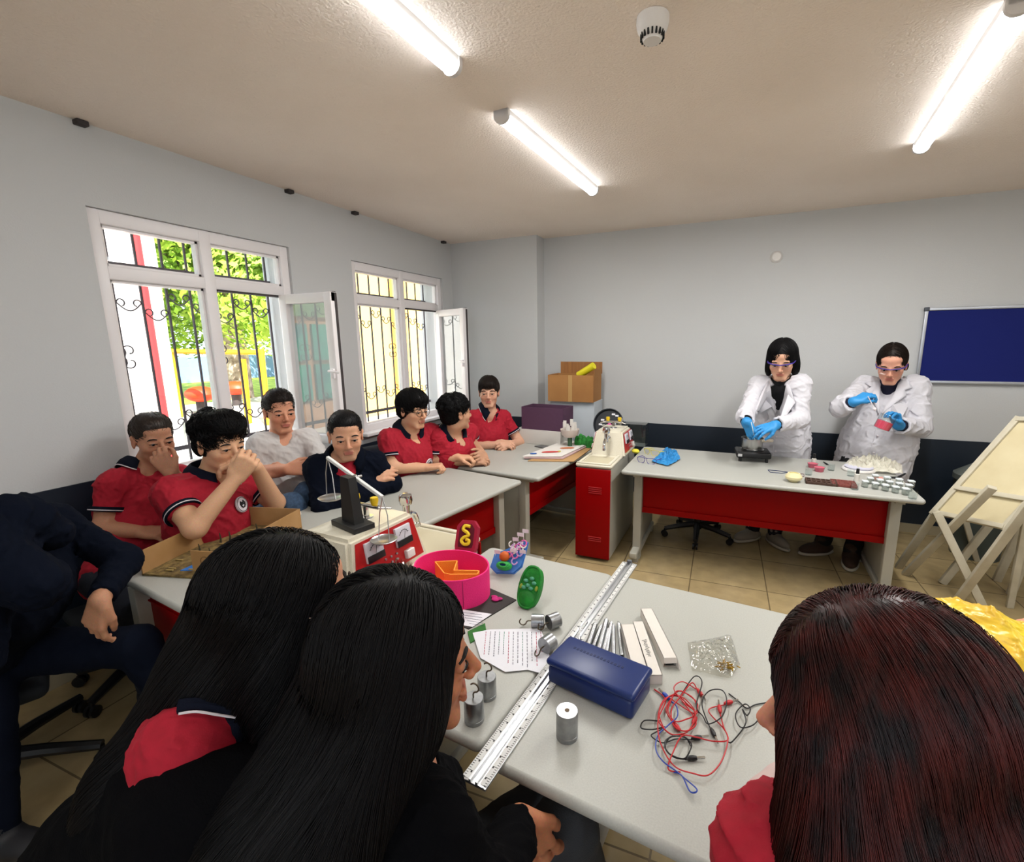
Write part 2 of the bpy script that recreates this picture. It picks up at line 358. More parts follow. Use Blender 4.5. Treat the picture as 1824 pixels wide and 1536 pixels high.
# LED battens
M_led = mat('led_diffuser', 'f4faff', .4, emit=11.0); M_lamp = mat('lamp_body', 'd6d2d0', .4)
def batten(x, y, length, rz, label, power=13):
    t = thing('batten_light', label, 'ceiling lamp', (x, y, ZC), rz, 'ceiling battens')
    b = MB(); b.prism([(-.038, 0), (.038, 0), (.03, -.028), (-.03, -.028)], -length/2, length/2, Matrix(((1, 0, 0, 0), (0, 0, 1, 0), (0, 1, 0, 0), (0, 0, 0, 1))))
    b.build('housing', M_lamp, t)
    d = MB(); pr = [(.036*math.cos(a), -.026+.030*math.sin(a)) for a in [PI+PI*i/12 for i in range(13)]]
    d.prism(pr, -length/2+.02, length/2-.02, Matrix(((1, 0, 0, 0), (0, 0, 1, 0), (0, 1, 0, 0), (0, 0, 0, 1))), True)
    d.build('diffuser', M_led, t)
    e = MB()
    pr = [(.040*math.cos(a), -.026+.034*math.sin(a)) for a in [PI+PI*i/12 for i in range(13)]]+[(.040, 0), (-.040, 0)]
    for s in (-1, 1):
        e = MB(); e.prism(pr, min(s*(length/2-.02), s*length/2), max(s*(length/2-.02), s*length/2), Matrix(((1, 0, 0, 0), (0, 0, 1, 0), (0, 1, 0, 0), (0, 0, 0, 1))))
        e.build('end_cap', M_lamp, t)
    l = D.lights.new('lamp_light', 'AREA'); l.shape = 'RECTANGLE'; l.size = .06; l.size_y = length-.06; l.energy = power; l.color = (1.0, .985, .95)
    o = D.objects.new('lamp_light', l); COL.objects.link(o); o.parent = t; o.location = (0, 0, -.062)
    return t
batten(-1.150, 1.14, 1.32, -.035, 'white lit batten lamp cut off by the top edge, left of the smoke detector', 4)
batten(-1.105, 2.87, 1.30, -.055, 'white lit batten lamp in the middle of the ceiling, its whole length in view', 20)
batten(.805, 2.90, 1.33, -.075, 'white lit batten lamp near the right edge, above the teachers', 30)
batten(.80, .9, 1.3, -.05, 'unseen batten lamp assumed on the ceiling overhead', 3); batten(-1.15, -.9, 1.3, -.03, 'unseen batten lamp assumed on the ceiling at the rear', 2); batten(.8, -1.1, 1.3, -.03, 'unseen batten lamp assumed on the ceiling in the rear right', 6)  # unseen lamps, assumed and added to light the room
batten(2.6, 2.0, 1.3, -.05, 'unseen batten lamp assumed near the right wall', 10)  # unseen lamp, assumed and added for light from the right
# smoke detector
p = atz(1163, 30, ZC)
t = thing('smoke_detector', 'round white smoke detector with a slotted nose on the ceiling', 'smoke detector', (p.x, p.y, ZC))
M_wp = mat('white_plastic', 'dcd8d4', .4)
MB().lathe([(.0, -.001), (.055, -.001), (.056, -.02), (.050, -.042), (.042, -.05), (.030, -.075), (.0, -.08)]).build('body', M_wp, t)
s = MB()
for i in range(18):
    a = 2*PI*i/18; s.box((.0385, 0, -.060), (.006, .006, .018), Matrix.Rotation(a, 4, 'Z') @ Matrix.Rotation(0, 4, 'Y'))
s.build('vent_slots', mat('slot_black', '181818', .8), t)
p = aty(1383, 458, YB); t = thing('wall_cap', 'round white cap on the back wall above the first teacher', 'wall fitting', (p.x, YB, p.z))
MB().lathe([(0, 0), (.052, 0), (.05, .012), (.035, .028), (0, .034)], M=Matrix.Rotation(PI/2, 4, 'X')).build('cover', M_wp, t)
# blue pin board
q0 = aty(1645, 549, YB); q1 = aty(1629, 682, YB)
bx0, bz0, bz1 = (q0.x+q1.x)/2, q1.z, q0.z; bw = 1.25; bc = bx0+bw/2
t = thing('pin_board', 'blue felt pin board in an aluminium frame on the back wall', 'notice board', (bc, YB-.02, bz0))
M_al = mat('aluminium', 'b9bcc2', .35, .8)
MB().box((0, 0, (bz1-bz0)/2), (bw-.02, .012, bz1-bz0-.02)).build('felt', mat('blue_felt', '051664', .9, bump=.2, bscale=400), t)
f = MB()
for a, b, c, d in ((0, .012, bw, .024), (0, bz1-bz0-.012, bw, .024)): f.box((a, -.005, b), (c, .024, d), bev=.004)
for s_ in (-1, 1): f.box((s_*(bw/2-.012), -.005, (bz1-bz0)/2), (.024, .023, bz1-bz0), bev=.004)
f.build('frame', M_al, t)
c_ = MB()
for s_ in (-1, 1):
    for zz in (.012, bz1-bz0-.012): c_.box((s_*(bw/2-.012), -.006, zz), (.034, .028, .034), bev=.006)
c_.build('corner_cap', mat('cap_grey', '4c5058', .5), t)
# ------------------------------------------------------------------ outdoors
M_gnd = mat('yard_paving', 'a8a49e', .8, noise=3., col2='b8b4aa'); M_grass = mat('yard_grass', '6f8a2c', .9, noise=4., col2='a9b548')
tag(MB().box((-18, 8, -.06), (29, 60, .1)).build('yard_ground', M_gnd), kind='structure')
tag(MB().box((3, -9, -.06), (13, 12.2, .1)).build('yard_ground', M_gnd), kind='structure')  # unseen ground outside the added rear window
tag(MB().box((-22, 14, -.02), (14, 16, .06)).build('yard_lawn', M_grass), kind='structure')
t = thing('white_building', 'white rendered building outside the larger window', 'building', (-10, 0, -.01))
MB().box((0, 2.725, 2.6), (4, 3.45, 5.2)).build('wall', mat('white_render', 'f4f2ee', .8), t)
MB().box((2.02, 2.9, 5.3), (.2, 2.9, .12)).build('eave', mat('eave_white', 'f4f2ee', .8), t)
tag(MB().cyl((-7.93, 4.18, -.01), (-7.93, 4.18, 5.1), .055).build('drain_pipe', mat('red_paint_out', 'd42a2c', .5)), 'red drainpipe running down the white building outside', 'pipe')
t = thing('yellow_building', 'yellow rendered building filling the far window', 'building', (-9.6, 9.9, -.01))
MB().box((1.2, 1.4, 2.6), (.7, 6.4, 5.2)).build('wall', mat('yellow_render', 'f0c468', .8, bump=.1, bscale=20), t)
MB().box((1.6, -.15, 2.6), (.1, .5, 5.2)).build('pilaster', mat('yellow_render_dark', 'e0a850', .8), t)
# building seen mirrored in the open panes
t = thing('teal_building', 'low peach building with teal glazing mirrored in the open window pane', 'building', (-10, -3.9, -.01))
MB().box((0, 0, 1.5), (4, 9.2, 3.0)).build('wall', mat('peach_render', 'b08868', .8, noise=3., col2='a07858'), t)
for i in range(7):
    for k, z in enumerate((.95, 1.75)):
        MB().box((2.02, -4.0+i*1.32, z+.0), (.06, 1.2, .72)).build('glazed_panel', mat('teal_panel', '0e5a58', .4, noise=1.5, col2='2a8a70'), t)
MB().box((2.02, 0, 2.55), (.08, 9.2, .6)).build('fascia', mat('green_fascia', '2c6a4c', .6, noise=2., col2='7a8a50'), t)
MB().box((2.1, 0, 3.06), (.4, 9.3, .14)).build('eave', mat('red_eave', '9a2420', .6), t)
# swing frame
M_yel = mat('yellow_paint', 'e8a018', .5)
t = thing('swing_frame', 'yellow metal swing frame in the yard outside the larger window', 'swing', (-11.2, 6.9, 0))
def wpt(u, v, y): return aty(u, v, y)-Vector((-11.2, 6.9, 0))
for (u0, v0, u1, v1) in ((306, 622, 320, 742), (432, 640, 440, 728), (464, 622, 474, 730)):
    a = wpt(u0, v0, 6.9); b = wpt(u1, v1, 6.9); b.z = -.01; MB().cyl(a, b, .07).build('post', M_yel, t)
MB().cyl(wpt(304, 626, 6.9), wpt(468, 628, 6.9), .055).build('top_bar', M_yel, t)
for (u, v) in ((358, 712), (420, 700)):
    p = atz(u, v, .35); t2 = thing('spring_rider', 'small red and orange play seat in the yard, %s' % ('left of the tree trunk' if u < 400 else 'at the foot of the tree'), 'play equipment', (p.x, p.y, -.01), 0, 'play seats in the yard')
    MB().sphere((0, 0, .5), (.4, .32, .2)).build('seat', mat('red_play', 'e0401c', .5), t2); MB().cyl((0, 0, 0), (0, 0, .4), .12).build('spring', M_gap, t2)
p = atz(345, 680, .0)
tag(MB().box((-24, 15, .5), (.3, 22, 1.4), rotz(0)).build('boundary_wall', mat('blue_wall', '7f9ccf', .8)), 'pale blue boundary wall beyond the yard', 'wall')
def tree(x, y, h, R, label, nleaf, seed):
    r = np.random.RandomState(seed)
    t = thing('leafy_tree', label, 'tree', (x, y, -.01), 0, 'trees in the yard')
    tr = MB(); tr.tube([(0, 0, 0), (.1, 0, h*.2), (-.05, .1, h*.4), (0, 0, h*.6)], [.42, .33, .28, .2], 10)
    for k in range(6):
        a = k*1.1; tr.tube([(0, 0, h*.3), (R*.3*math.cos(a), R*.3*math.sin(a), h*.5), (R*.6*math.cos(a), R*.6*math.sin(a), h*.7)], [.16, .1, .05], 7)
    tr.build('trunk', mat('bark', '7a6a5c', .9, noise=6., col2='b8a898', bump=.4, bscale=12), t)
    cs = [(r.uniform(-.7, .7)*R, r.uniform(-.7, .7)*R, h*(.30+.6*r.rand())) for _ in range(44)]
    V = []; F = []
    for i in range(nleaf):
        c = cs[r.randint(len(cs))]; d = r.normal(size=3); d /= np.linalg.norm(d); q = np.array(c)+d*R*.34*(.75+.3*r.rand())
        u = np.cross(d, r.normal(size=3)); u /= np.linalg.norm(u); w = np.cross(d, u)+d*.4*r.normal(); s = .07+.07*r.rand()
        k = len(V); V += [tuple(q-u*s), tuple(q+w*s*.5), tuple(q+u*s), tuple(q-w*s*.5)]; F.append((k, k+1, k+2, k+3))
    mb = MB(); mb.add(V, F); 
    me = D.meshes.new('foliage'); me.from_pydata(V, [], F); me.materials.append(M_leaf); o = D.objects.new('foliage', me); COL.objects.link(o); o.parent = t
    o['kind'] = 'stuff'
M_leaf = mat('leaf', '7fa830', .5, noise=1.2, col2='b4cf50')
tree(-15.2, 10.3, 8.5, 4.6, 'large bright green tree behind the swing frame outside', 42000, 3)
tree(-25, 6.5, 10, 4.5, 'green tree standing beyond the yard, farther back', 26000, 5)
tree(-22.5, 19.0, 9, 4.6, 'green tree at the right of the yard, beyond the playground', 22000, 9)
# ------------------------------------------------------------------ furniture
M_top = mat('laminate_top', 'adada6', .42, noise=260, col2='a6a69f', spec=.5)
M_leg = mat('leg_steel_grey', 'a9a79c', .45)
M_red = mat('red_steel', '8c0003', .4, spec=.15)
M_cream = mat('cream_moulding', 'dcd6c4', .3, noise=350, col2='cfc8b4')
M_blk = mat('black_plastic', '141416', .4)
M_chrome = mat('chrome', 'd8d8d8', .12, 1.)
M_steel = mat('steel', 'b4b4b4', .28, 1.)
def table(cx, cy, rz, w, d, label, group='white topped laboratory tables', legs=(-1, 1)):
    t = thing('laboratory_table', label, 'table', (cx, cy, 0), rz, group)
    mb = MB(); slab(mb, w, d, .022, .718, .75); mb.build('table_top', M_top, t)
    for s in legs:
        x = s*(w/2-.10); l = MB()
        l.box((x, -.26, .36), (.06, .06, .716), bev=.004)
        l.box((x, .0, .06), (.058, d*.80, .045), bev=.01)
        l.box((x, -.26-.05, .075), (.058, .2, .05), bev=.01)
        l.box((x, .06, .40), (.022, .60, .62), bev=.003)
        l.box((x, 0, .70), (.05, d*.8, .03)); l.box((x, -d*.37, .02), (.05, .05, .04)); l.box((x, d*.37, .02), (.05, .05, .04))
        l.build('leg', M_leg, t)
    p = MB(); x0 = w/2-.13; p.box((0, -.235, .547), (2*x0, .018, .316), bev=.004); p.box((0, -.248, .40), (2*x0, .008, .045)); p.box((0, -.248, .655), (2*x0, .006, .006))
    p.build('modesty_panel', M_red, t)
    return t
table(.137, 3.76, 0, 1.822, .89, 'long laboratory table in front of the two teachers, hotplate and moulds on it')
table(-1.845, 2.215, math.radians(90-9), 1.36, .80, 'side table by the windows nearest the balance, where the boy in black leans')
table(-1.635, 3.60, math.radians(90-5.5), 1.30, .88, 'side table toward the back corner, poster boards and boxes on it')
table(-1.96, 1.215, math.radians(-6), .66, .58, 'short table end carrying the open cardboard diorama', legs=(-1,))
table(-.765, 1.305, math.radians(180-4.9), .60, .94, 'near table between sink unit and the long ruler, pink ring model on it', legs=(1,))
table(.44, 1.195, math.radians(180-4.9), 1.78, .97, 'near table right of the long ruler, blue case and tangled leads on it')
def tap(par, p, d, s=1.35):
    """small chrome laboratory tap; p on the tower face, d outward"""
    p = Vector(p); d = Vector(d).normalized(); up = Vector((0, 0, 1)); m = MB()
    m.cyl(p, p+d*.05*s, .009*s); m.cyl(p, p+d*.006, .017*s)
    q = p+d*.05*s; m.sphere(q, .015*s, 10); m.cyl(q, q+up*.045*s, .011*s, .013*s)
    m.tube([q, q+d*.02*s+up*.012*s, q+d*.04*s+up*.004*s, q+d*.05*s-up*.018*s, q+d*.05*s-up*.045*s], [.009*s, .0085*s, .008*s, .008*s, .007*s], 8)
    m.cyl(q+d*.05*s-up*.03*s, q+d*.05*s-up*.04*s, .011*s); o = m.build('tap', M_chrome, par)
    h = MB(); h.lathe([(0, .045), (.020, .046), (.024, .060), (.021, .078), (.010, .084), (0, .084)], n=12, M=Matrix.Translation(q) @ Matrix.Scale(s, 4)); h.build('tap_handle', M_chrome, o)
def meter(par, M, w, h):
    b = MB(); b.box((0, 0, .006), (w, h, .012), M, .002); o = b.build('meter', mat('meter_face', 'cfd0d8', .2), par)
    k = MB(); k.box((0, -h*.33, .0135), (w, h*.34, .004), M, .001); k.build('meter_base', M_blk, o)
    g = MB(); g.tube([M @ Vector((w*.33*math.cos(a), -h*.12+h*.42*math.sin(a), .0128)) for a in [PI*.18+PI*.64*i/10 for i in range(11)]], .0011, 4)
    g.tube([M @ Vector((0, -h*.14, .0128)), M @ Vector((.1*w, h*.2, .0128))], .0009, 4)
    for i in range(7):
        a = PI*.18+PI*.64*i/6
        g.tube([M @ Vector((w*q*math.cos(a), -h*.12+h*(q+.09)*math.sin(a), .0128)) for q in (.33, .38)], .0009, 4)
    g.build('meter_scale', M_blk, o)
def sink_unit(cx, cy, rz, wc, label, tx=0., ty=0., hx=.142, ln=.37, tz=.97):
    t = thing('sink_unit', label, 'sink unit', (cx, cy, 0), rz, 'red fronted sink units')
    d = .87; b = MB()
    b.box((0, .01, .385), (wc-.02, d-.03, .73), bev=.004); b.build('cabinet', M_leg, t)
    f = MB(); f.box((0, -d/2+.005, .385), (wc-.012, .016, .715), bev=.004); dr = f.build('door', M_red, t)
    for zs in ((.60, .585, .57, .555), (.20, .185, .17)):
        s = MB()
        for z in zs: s.box((.02, -d/2-.005, z), (wc*.36, .006, .0045))
        s.build('louvre', mat('red_steel_lip', 'b83438', .4), dr)
    c = MB(); slab(c, wc, d, .02, .75, .775, e=.008)
    # raised rim and basin
    x = wc/2-.02
    for a, bb in (((0, -d/2+.02, .78), (wc-.02, .025, .012)), ((-x+.005, -d/2+.17, .78), (.022, .32, .012)), ((x-.005, -d/2+.17, .78), (.022, .32, .012))): c.box(a, bb, bev=.005)
    c.build('countertop', M_cream, t)
    MB().box((0, -d/2+.16, .7765), (wc-.09, .22, .003), bev=.001).build('basin', mat('basin_cream', 'c0b79c', .35), t)
    # tower
    y0, y1 = ty-.10, ty-.10+ln; ty0, ty1 = y0+.06, y1-.03; m = MB()
    P = [(-hx+tx, y0, .775), (hx+tx, y0, .775), (hx+tx, y1, .775), (-hx+tx, y1, .775)]; hx2 = hx-.03; Q = [(-hx2+tx, ty0, tz), (hx2+tx-.008, ty0, tz), (hx2+tx-.008, ty1, tz), (-hx2+tx, ty1, tz)]
    bm = bmesh.new(); vs = [bm.verts.new(p) for p in P+Q]
    for q in ((3, 2, 1, 0), (4, 5, 6, 7), (0, 1, 5, 4), (1, 2, 6, 5), (2, 3, 7, 6), (3, 0, 4, 7)): bm.faces.new([vs[i] for i in q])
    bmesh.ops.bevel(bm, geom=[e for e in bm.edges if not (e.verts[0].co.z < .8 and e.verts[1].co.z < .8)], offset=.014, segments=4, affect='EDGES')
    bm.verts.index_update(); m.add([v.co[:] for v in bm.verts], [[v.index for v in f.verts] for f in bm.faces], True); bm.free()
    m.build('service_tower', M_cream, t)
    # instrument panels on +x and -x faces
    for s in (1, -1):
        a = Vector((s*hx+tx, y0, .775)); u = Vector((0, 1, 0)); w = Vector((s*(hx2-hx-.004), 0, tz-.775)); L = w.length; w.normalize(); n_ = u.cross(w) if s > 0 else -u.cross(w)
        if n_.x*s < 0: n_ = -n_
        X = u if s > 0 else -u; Y = w; Z = X.cross(Y)
        c0 = Vector((s*(hx+hx2-.004)/2+tx, (y0+y1)/2+.005, (tz+.775)/2)) + Z*.0035
        M = Matrix.Identity(4)
        for i in range(3): M[i][0] = X[i]; M[i][1] = Y[i]; M[i][2] = Z[i]; M[i][3] = c0[i]
        p = MB(); pw = ln-.105; ph = L*.78; vv = [(-pw/2-.02, -ph/2), (pw/2+.02, -ph/2), (pw/2-.01, ph/2), (-pw/2+.01, ph/2)]
        p.prism(vv, -.002, .003, M); pn = p.build('instrument_panel', mat('panel_red', 'b01a1c', .35), t)
        for k in (-1, 1): meter(pn, M @ Matrix.Translation((k*.078, ph*.20, .003)), .085, .078)
        kn = MB()
        for i in range(3):
            for j in range(3):
                q = M @ Vector((-.03+i*.03, -ph*.08-j*.022-.012, .003)); kn.cyl(q, q+Z*.006, .0045, n=8)
        kn.build('socket_row', M_steel, pn)
        so = MB(); so.box((.095, -ph*.30, .01), (.045, .035, .022), M, .004); so.build('power_socket', M_wp, pn)
    tap(t, (tx, ty0-.035, .915), (0, -1, -.15)); tap(t, (tx, ty1+.01, .915), (0, 1, -.1))
    g = MB(); g.cyl((tx, ty+.09, tz-.004), (tx, ty+.09, tz+.05), .012); g.lathe([(0, 0), (.03, 0), (.028, .008), (0, .01)], (tx, ty+.09, tz-.003), 16); g.cyl((tx-.07, ty+.09, tz+.052), (tx+.07, ty+.09, tz+.052), .009)
    for k in (-1, 1): g.cyl((tx+k*.07, ty+.09, tz+.05), (tx+k*.11, ty+.06, tz+.045), .007, .004)
    gt = g.build('gas_tap', M_chrome, t)
    for k in (-1, 1):
        MB().lathe([(0, 0), (.012, 0), (.017, .02), (.015, .032), (0, .034)], (tx+k*.05, ty+.09, tz+.060), 10).build('gas_knob', mat('yellow_knob', 'e0bc20', .4), gt)
    return t
sink_unit(-.985, 3.745, 0, .285, 'far sink unit with red louvred door between side table and teacher table', 0.02)
sink_unit(-1.335, 1.41, math.radians(177), .44, 'near sink unit with cream tower and red meter panel, balance on its top', .04, -.075, .155, .43, .985)
# office chairs
def office_chair(x, y, rz, label, seat_z=.46, back=True, base=.28, rb=0.):
    t = thing('office_chair', label, 'chair', (x, y, 0), rz, 'swivel chairs on star bases')
    b = MB(); b.cyl((0, 0, .10), (0, 0, seat_z-.06), .025); b.cyl((0, 0, .08), (0, 0, .22), .035); b.build('column', M_blk, t)
    for k in range(5):
        a = 2*PI*k/5+rb; c, s = math.cos(a), math.sin(a); l = MB()
        l.tube([(.02*c, .02*s, .12), (base*.5*c, base*.5*s, .105), (base*c, base*s, .075)], [.028, .024, .019], 8)
        lo = l.build('leg', M_blk, t)
        q = MB()
        for e in (-.014, .014): q.cyl((base*c-s*e-s*.007, base*s+c*e+c*.007, .028), (base*c-s*e+s*.007, base*s+c*e-c*.007, .028), .027, n=14)
        q.cyl((base*c, base*s, .03), (base*c, base*s, .075), .008); q.build('castor', M_blk, lo)
    M_seat = mat('chair_fabric', '23282e', .85)
    s = MB(); s.box((0, 0, seat_z-.03), (.44, .42, .06), bev=.03); s.build('seat', M_seat, t)
    if back:
        s = MB(); s.box((0, -.215, seat_z+.28), (.40, .05, .34), bev=.024); s.build('backrest', M_seat, t)
        s = MB(); s.tube([(0, -.05, seat_z-.07), (0, -.24, seat_z-.06), (0, -.25, seat_z+.1), (0, -.235, seat_z+.25)], .014, 8); s.build('back_bracket', M_blk, t)
    return t
office_chair(-.27, 4.10, PI, 'black swivel chair pushed under the teacher table, only its star base showing', rb=.35, back=False)
# ------------------------------------------------------------------ easels stacked at the right
M_eas = mat('painted_wood_white', 'c4bda9', .6, noise=9, col2='b6ae98')
M_board = mat('easel_board', 'cdc19c', .6, noise=5, col2='c2b48e')
def beam(mb, a, b, w, t, n=(0, 0, 1)):
    a = Vector(a); b = Vector(b); d = b-a; F = frame(a, d, n); mb.box((0, 0, d.length/2), (w, t, d.length), F, .003)
def easel(label, A, B, off, foot, br):
    """A: lower left corner of the board, B: upper left; off: vector along the board's width"""
    t = thing('drawing_easel', label, 'easel', (A[0], A[1], 0), 0, 'folded easels at the right'); O = Vector((A[0], A[1], 0))
    A = Vector(A)-O; B = Vector(B)-O; off = Vector(off); d = (B-A); n = d.cross(off).normalized(); 
    if n.z < 0: n = -n
    C = A+off; E = B+off
    m = MB(); F = Matrix.Identity(4); X = off.normalized(); Y = d.normalized()
    Z = X.cross(Y)
    c = (A+E)/2
    for i in range(3): F[i][0] = X[i]; F[i][1] = Y[i]; F[i][2] = Z[i]; F[i][3] = c[i]
    m.box((0, 0, -.004), (off.length, d.length, .008), F); m.build('board', M_board, t)
    for p, q in ((A, B), (C, E)):
        g = MB(); beam(g, p-Y*.02, q+Y*.02, .035, .03, n); g.build('stile', M_eas, t)
    for s in (0, .27, 1.):
        g = MB(); beam(g, A+d*s+n*.006, C+d*s+n*.006, .03, .03, n); g.build('rail', M_eas, t)
    for (p, q) in foot:
        g = MB(); beam(g, Vector(p)-O, Vector(q)-O, .045, .028, (0, 1, 0)); g.build('leg', M_eas, t)
    for (p, q) in br:
        g = MB(); beam(g, Vector(p)-O, Vector(q)-O, .035, .025, (0, 1, 0)); g.build('brace', M_eas, t)
    return t
a = aty(1664, 913, 3.78); b = aty(1812, 748, 3.92); c = aty(1790, 940, 3.50)
f1 = atz(1594, 1003, .0); f2 = atz(1604, 1016, .0); f3 = atz(1688, 1064, 0.)
def gz(u, v): q = atz(u, v, .0); q.z = .002; return q
easel('tall cream board easel leaning beside the teacher table, bolt holes in its front leg', a, b, (c-a)*1.0,
      [(gz(1600, 1012), aty(1668, 912, 3.80)), (gz(1612, 1024), aty(1768, 868, 3.45)), (gz(1700, 1078), aty(1840, 890, 3.25)), (gz(1755, 1090), aty(1668, 912, 3.66))], [(gz(1798, 1083), aty(1832, 905, 3.62))])
easel('cream board easel standing behind the tall one at the right edge', a+Vector((.42, .35, .0)), b+Vector((.50, .40, .05)), (c-a)*.9,
      [(gz(1678, 1040)+Vector((0, 0, 0)), aty(1775, 920, 3.9)), (gz(1775, 1035), aty(1826, 925, 4.0)), (gz(1800, 1060), aty(1850, 930, 3.8))], [(gz(1740, 1000), aty(1712, 900, 4.3))])
p = atz(1755, 1000, 0)
t = thing('waste_bin', 'dark round bin behind the easels against the wall', 'bin', (1.78, 4.55, 0))
MB().lathe([(0, 0), (.15, 0), (.19, .62), (.175, .62), (.15, .05)], n=24).build('body', mat('bin_grey', '3c4440', .5), t)
MB().lathe([(.14, .60), (.2, .61), (.2, .65), (.08, .74), (0, .76)], n=24).build('lid', mat('bin_lid', '5a605c', .5), t)
# ------------------------------------------------------------------ things on the tables
ZT = .75; ZC2 = .786
M_paper = mat('paper', 'dadae0', .8); M_white = mat('white_card', 'd8d4ce', .7)
M_card = mat('brown_cardboard', 'a97845', .85, noise=3, col2='9a6a3a')
def flat(name, mt, pts, z, th, label, cat, group=None, parent=None):
    m = MB(); m.prism([(p[0], p[1]) for p in pts], z, z+th); o = m.build(name, mt, parent)
    if label: tag(o, label, cat, group)
    return o
def Mz(x, y, z, a=0.): return Matrix.Translation((x, y, z)) @ rotz(a)
# long metric rail
a = atz(1122, 1001, .762); b = atz(842, 1392, .762); L = (b-a).length; ang = math.atan2(b.y-a.y, b.x-a.x)
t = thing('optical_rail', 'long aluminium rail with millimetre scale lying across the near tables', 'ruler', ((a.x+b.x)/2, (a.y+b.y)/2, ZT), ang)
MB().prism([(-.032, .001), (.032, .001), (.032, .006), (.011, .008), (.011, .013), (.006, .013), (.006, .006), (-.006, .006), (-.006, .013), (-.011, .013), (-.011, .008), (-.032, .006)], -L/2, L/2, Matrix(((0, 0, 1, 0), (1, 0, 0, 0), (0, 1, 0, 0), (0, 0, 0, 1)))).build('profile', mat('rail_aluminium', 'c4c6c8', .3, .85), t)
for s in (-1, 1):
    k = MB(); k.box((0, s*.0225, .0072), (L-.01, .0165, .0012)); sc = k.build('scale_strip', mat('scale_white', 'cfcfcc', .5), t)
    k = MB(); n = int(L/.006)
    for i in range(n): k.box((-L/2+.01+i*.006, s*.0225+s*(.0045 if i % 5 else .0025), .0080), (.0011, .005 if i % 5 else .009, .0004))
    for i in range(int(L/.03)):
        k.box((-L/2+.012+i*.03, s*.0185, .0080), (.005, .0035, .0004))
    k.build('scale_marks', mat('ink', '1a1a1c', .6), sc)
MB().box((-L/2+.006, 0, .012), (.014, .02, .02), bev=.003).build('end_clamp', mat('clamp_grey', '585c60', .5), t)
# blue case
p = [atz(978, 1222, ZT), atz(1137, 1298, ZT), atz(1157, 1232, ZT)]
c = (p[0]+p[2])/2; ang = math.atan2(p[1].y-p[0].y, p[1].x-p[0].x); w = (p[1]-p[0]).length; d = (p[2]-p[1]).length
t = thing('instrument_case', 'dark blue hard case lying between ruler and red leads', 'case', (c.x-.003, c.y+.004, ZT), ang)
M_case = mat('case_blue', '0d2660', .35)
MB().box((0, 0, .0285), (w*.97, d*.93, .057), bev=.013).build('case_body', M_case, t)
MB().box((0, 0, .0655), (w, d*.97, .021), bev=.010).build('lid', M_case, t)
e = MB(); rr = random.Random(4)
for i in range(15): e.box((-.085+i*.0105, .018+.002*rr.random(), .0763), (.006, .008, .0008))
e.build('embossed_mark', mat('case_blue_dark', '081a48', .6), t)
# steel cylinder weights
def weight(x, y, r, h, label, hook=False, lying=None, hole=False, z=ZT):
    r *= 1.16; h *= 1.16
    t = thing('steel_weight', label, 'weight', (x, y, z), 0, 'steel cylinder weights on the near table')
    M = Matrix.Identity(4)
    if lying is not None: M = Matrix.Translation((0, 0, r)) @ rotz(lying) @ Matrix.Rotation(PI/2, 4, 'Y') @ Matrix.Translation((0, 0, -h/2))
    m = MB(); m.lathe([(0, 0), (r-.001, 0), (r, .001), (r, h*.16), (r-.0008, h*.17), (r, h*.18), (r, h-.001), (r-.001, h), (0, h)], n=32, M=M); m.build('cylinder', mat('weight_steel', 'a2a4a6', .3, .9, noise=40, col2='8e9092'), t)
    if hole: MB().lathe([(0, h+.0006), (.006, h+.0006)], n=12, M=M).build('screw_hole', mat('rust', '6a5a4a', .9), t)
    if hook:
        pts = [(0, 0, h-.002), (0, 0, h+.010), (.004, 0, h+.016), (.012, 0, h+.020), (.016, 0, h+.029), (.011, 0, h+.038), (.002, 0, h+.040), (-.006, 0, h+.035)]
        MB().tube([M @ Vector(q) for q in wire_spline(pts, 4)], .0021, 8).build('hook', mat('hook_steel', '6a5f50', .35, .9), t)
def W(u, v, *a, **k): q = atz(u, v, ZT); weight(q.x, q.y, *a, **k)
W(1010, 1312, .0225, .062, 'plain steel cylinder weight standing alone right of the ruler', hole=True)
W(868, 1240, .0215, .052, 'steel weight with a curled hook standing left of the ruler, the farther one', hook=True)
W(845, 1283, .0215, .056, 'hooked steel weight standing by the long-haired girl, the nearer one', hook=True)
W(958, 1117, .019, .036, 'steel weight lying farthest from the camera with its hook pointing left', hook=True, lying=PI+.35)
W(986, 1118, .021, .034, 'steel weight tipped against its neighbour on the handwritten sheet edge', hook=True, lying=-2.2)
W(976, 1160, .022, .032, 'steel weight lying nearest to the handwritten sheet, hook toward the camera', hook=True, lying=-1.9)
# extension springs
M_spring = mat('spring_steel', 'a8aaac', .25, .95)
def spring(u0, v0, u1, v1, r, label, z=0.):
    a = atz(u0, v0, ZT+r+z); b = atz(u1, v1, ZT+r+z); a.z = b.z = ZT+r+.0005+z; L = (b-a).length; c = (a+b)/2; O = Vector((c.x, c.y, ZT+z))
    t = thing('tension_spring', label, 'spring', O, 0, 'steel springs beside the ruler'); F = frame(a-O, b-a); m = MB()
    n = int(L/.0042); pr = []
    for i in range(n): z0 = L*i/n; pr += [(r-.0009, z0), (r, z0+L/n*.3), (r, z0+L/n*.6), (r-.0009, z0+L/n*.95)]
    m.lathe(pr+[(r*.72, L), (r*.72, 0)], n=16, M=F, closed=True); m.build('coil', M_spring, t)
    for s, z0 in ((-1, 0), (1, L)):
        h = MB(); h.tube([F @ Vector(q) for q in [(r*.8, 0, z0), (r*.5, 0, z0+s*.005), (0, r*.5, z0+s*.010), (-r*.5, 0, z0+s*.015), (0, -r*.5, z0+s*.010), (r*.2, 0, z0+s*.007)]], .0009, 5); h.build('hook_loop', M_spring, t)
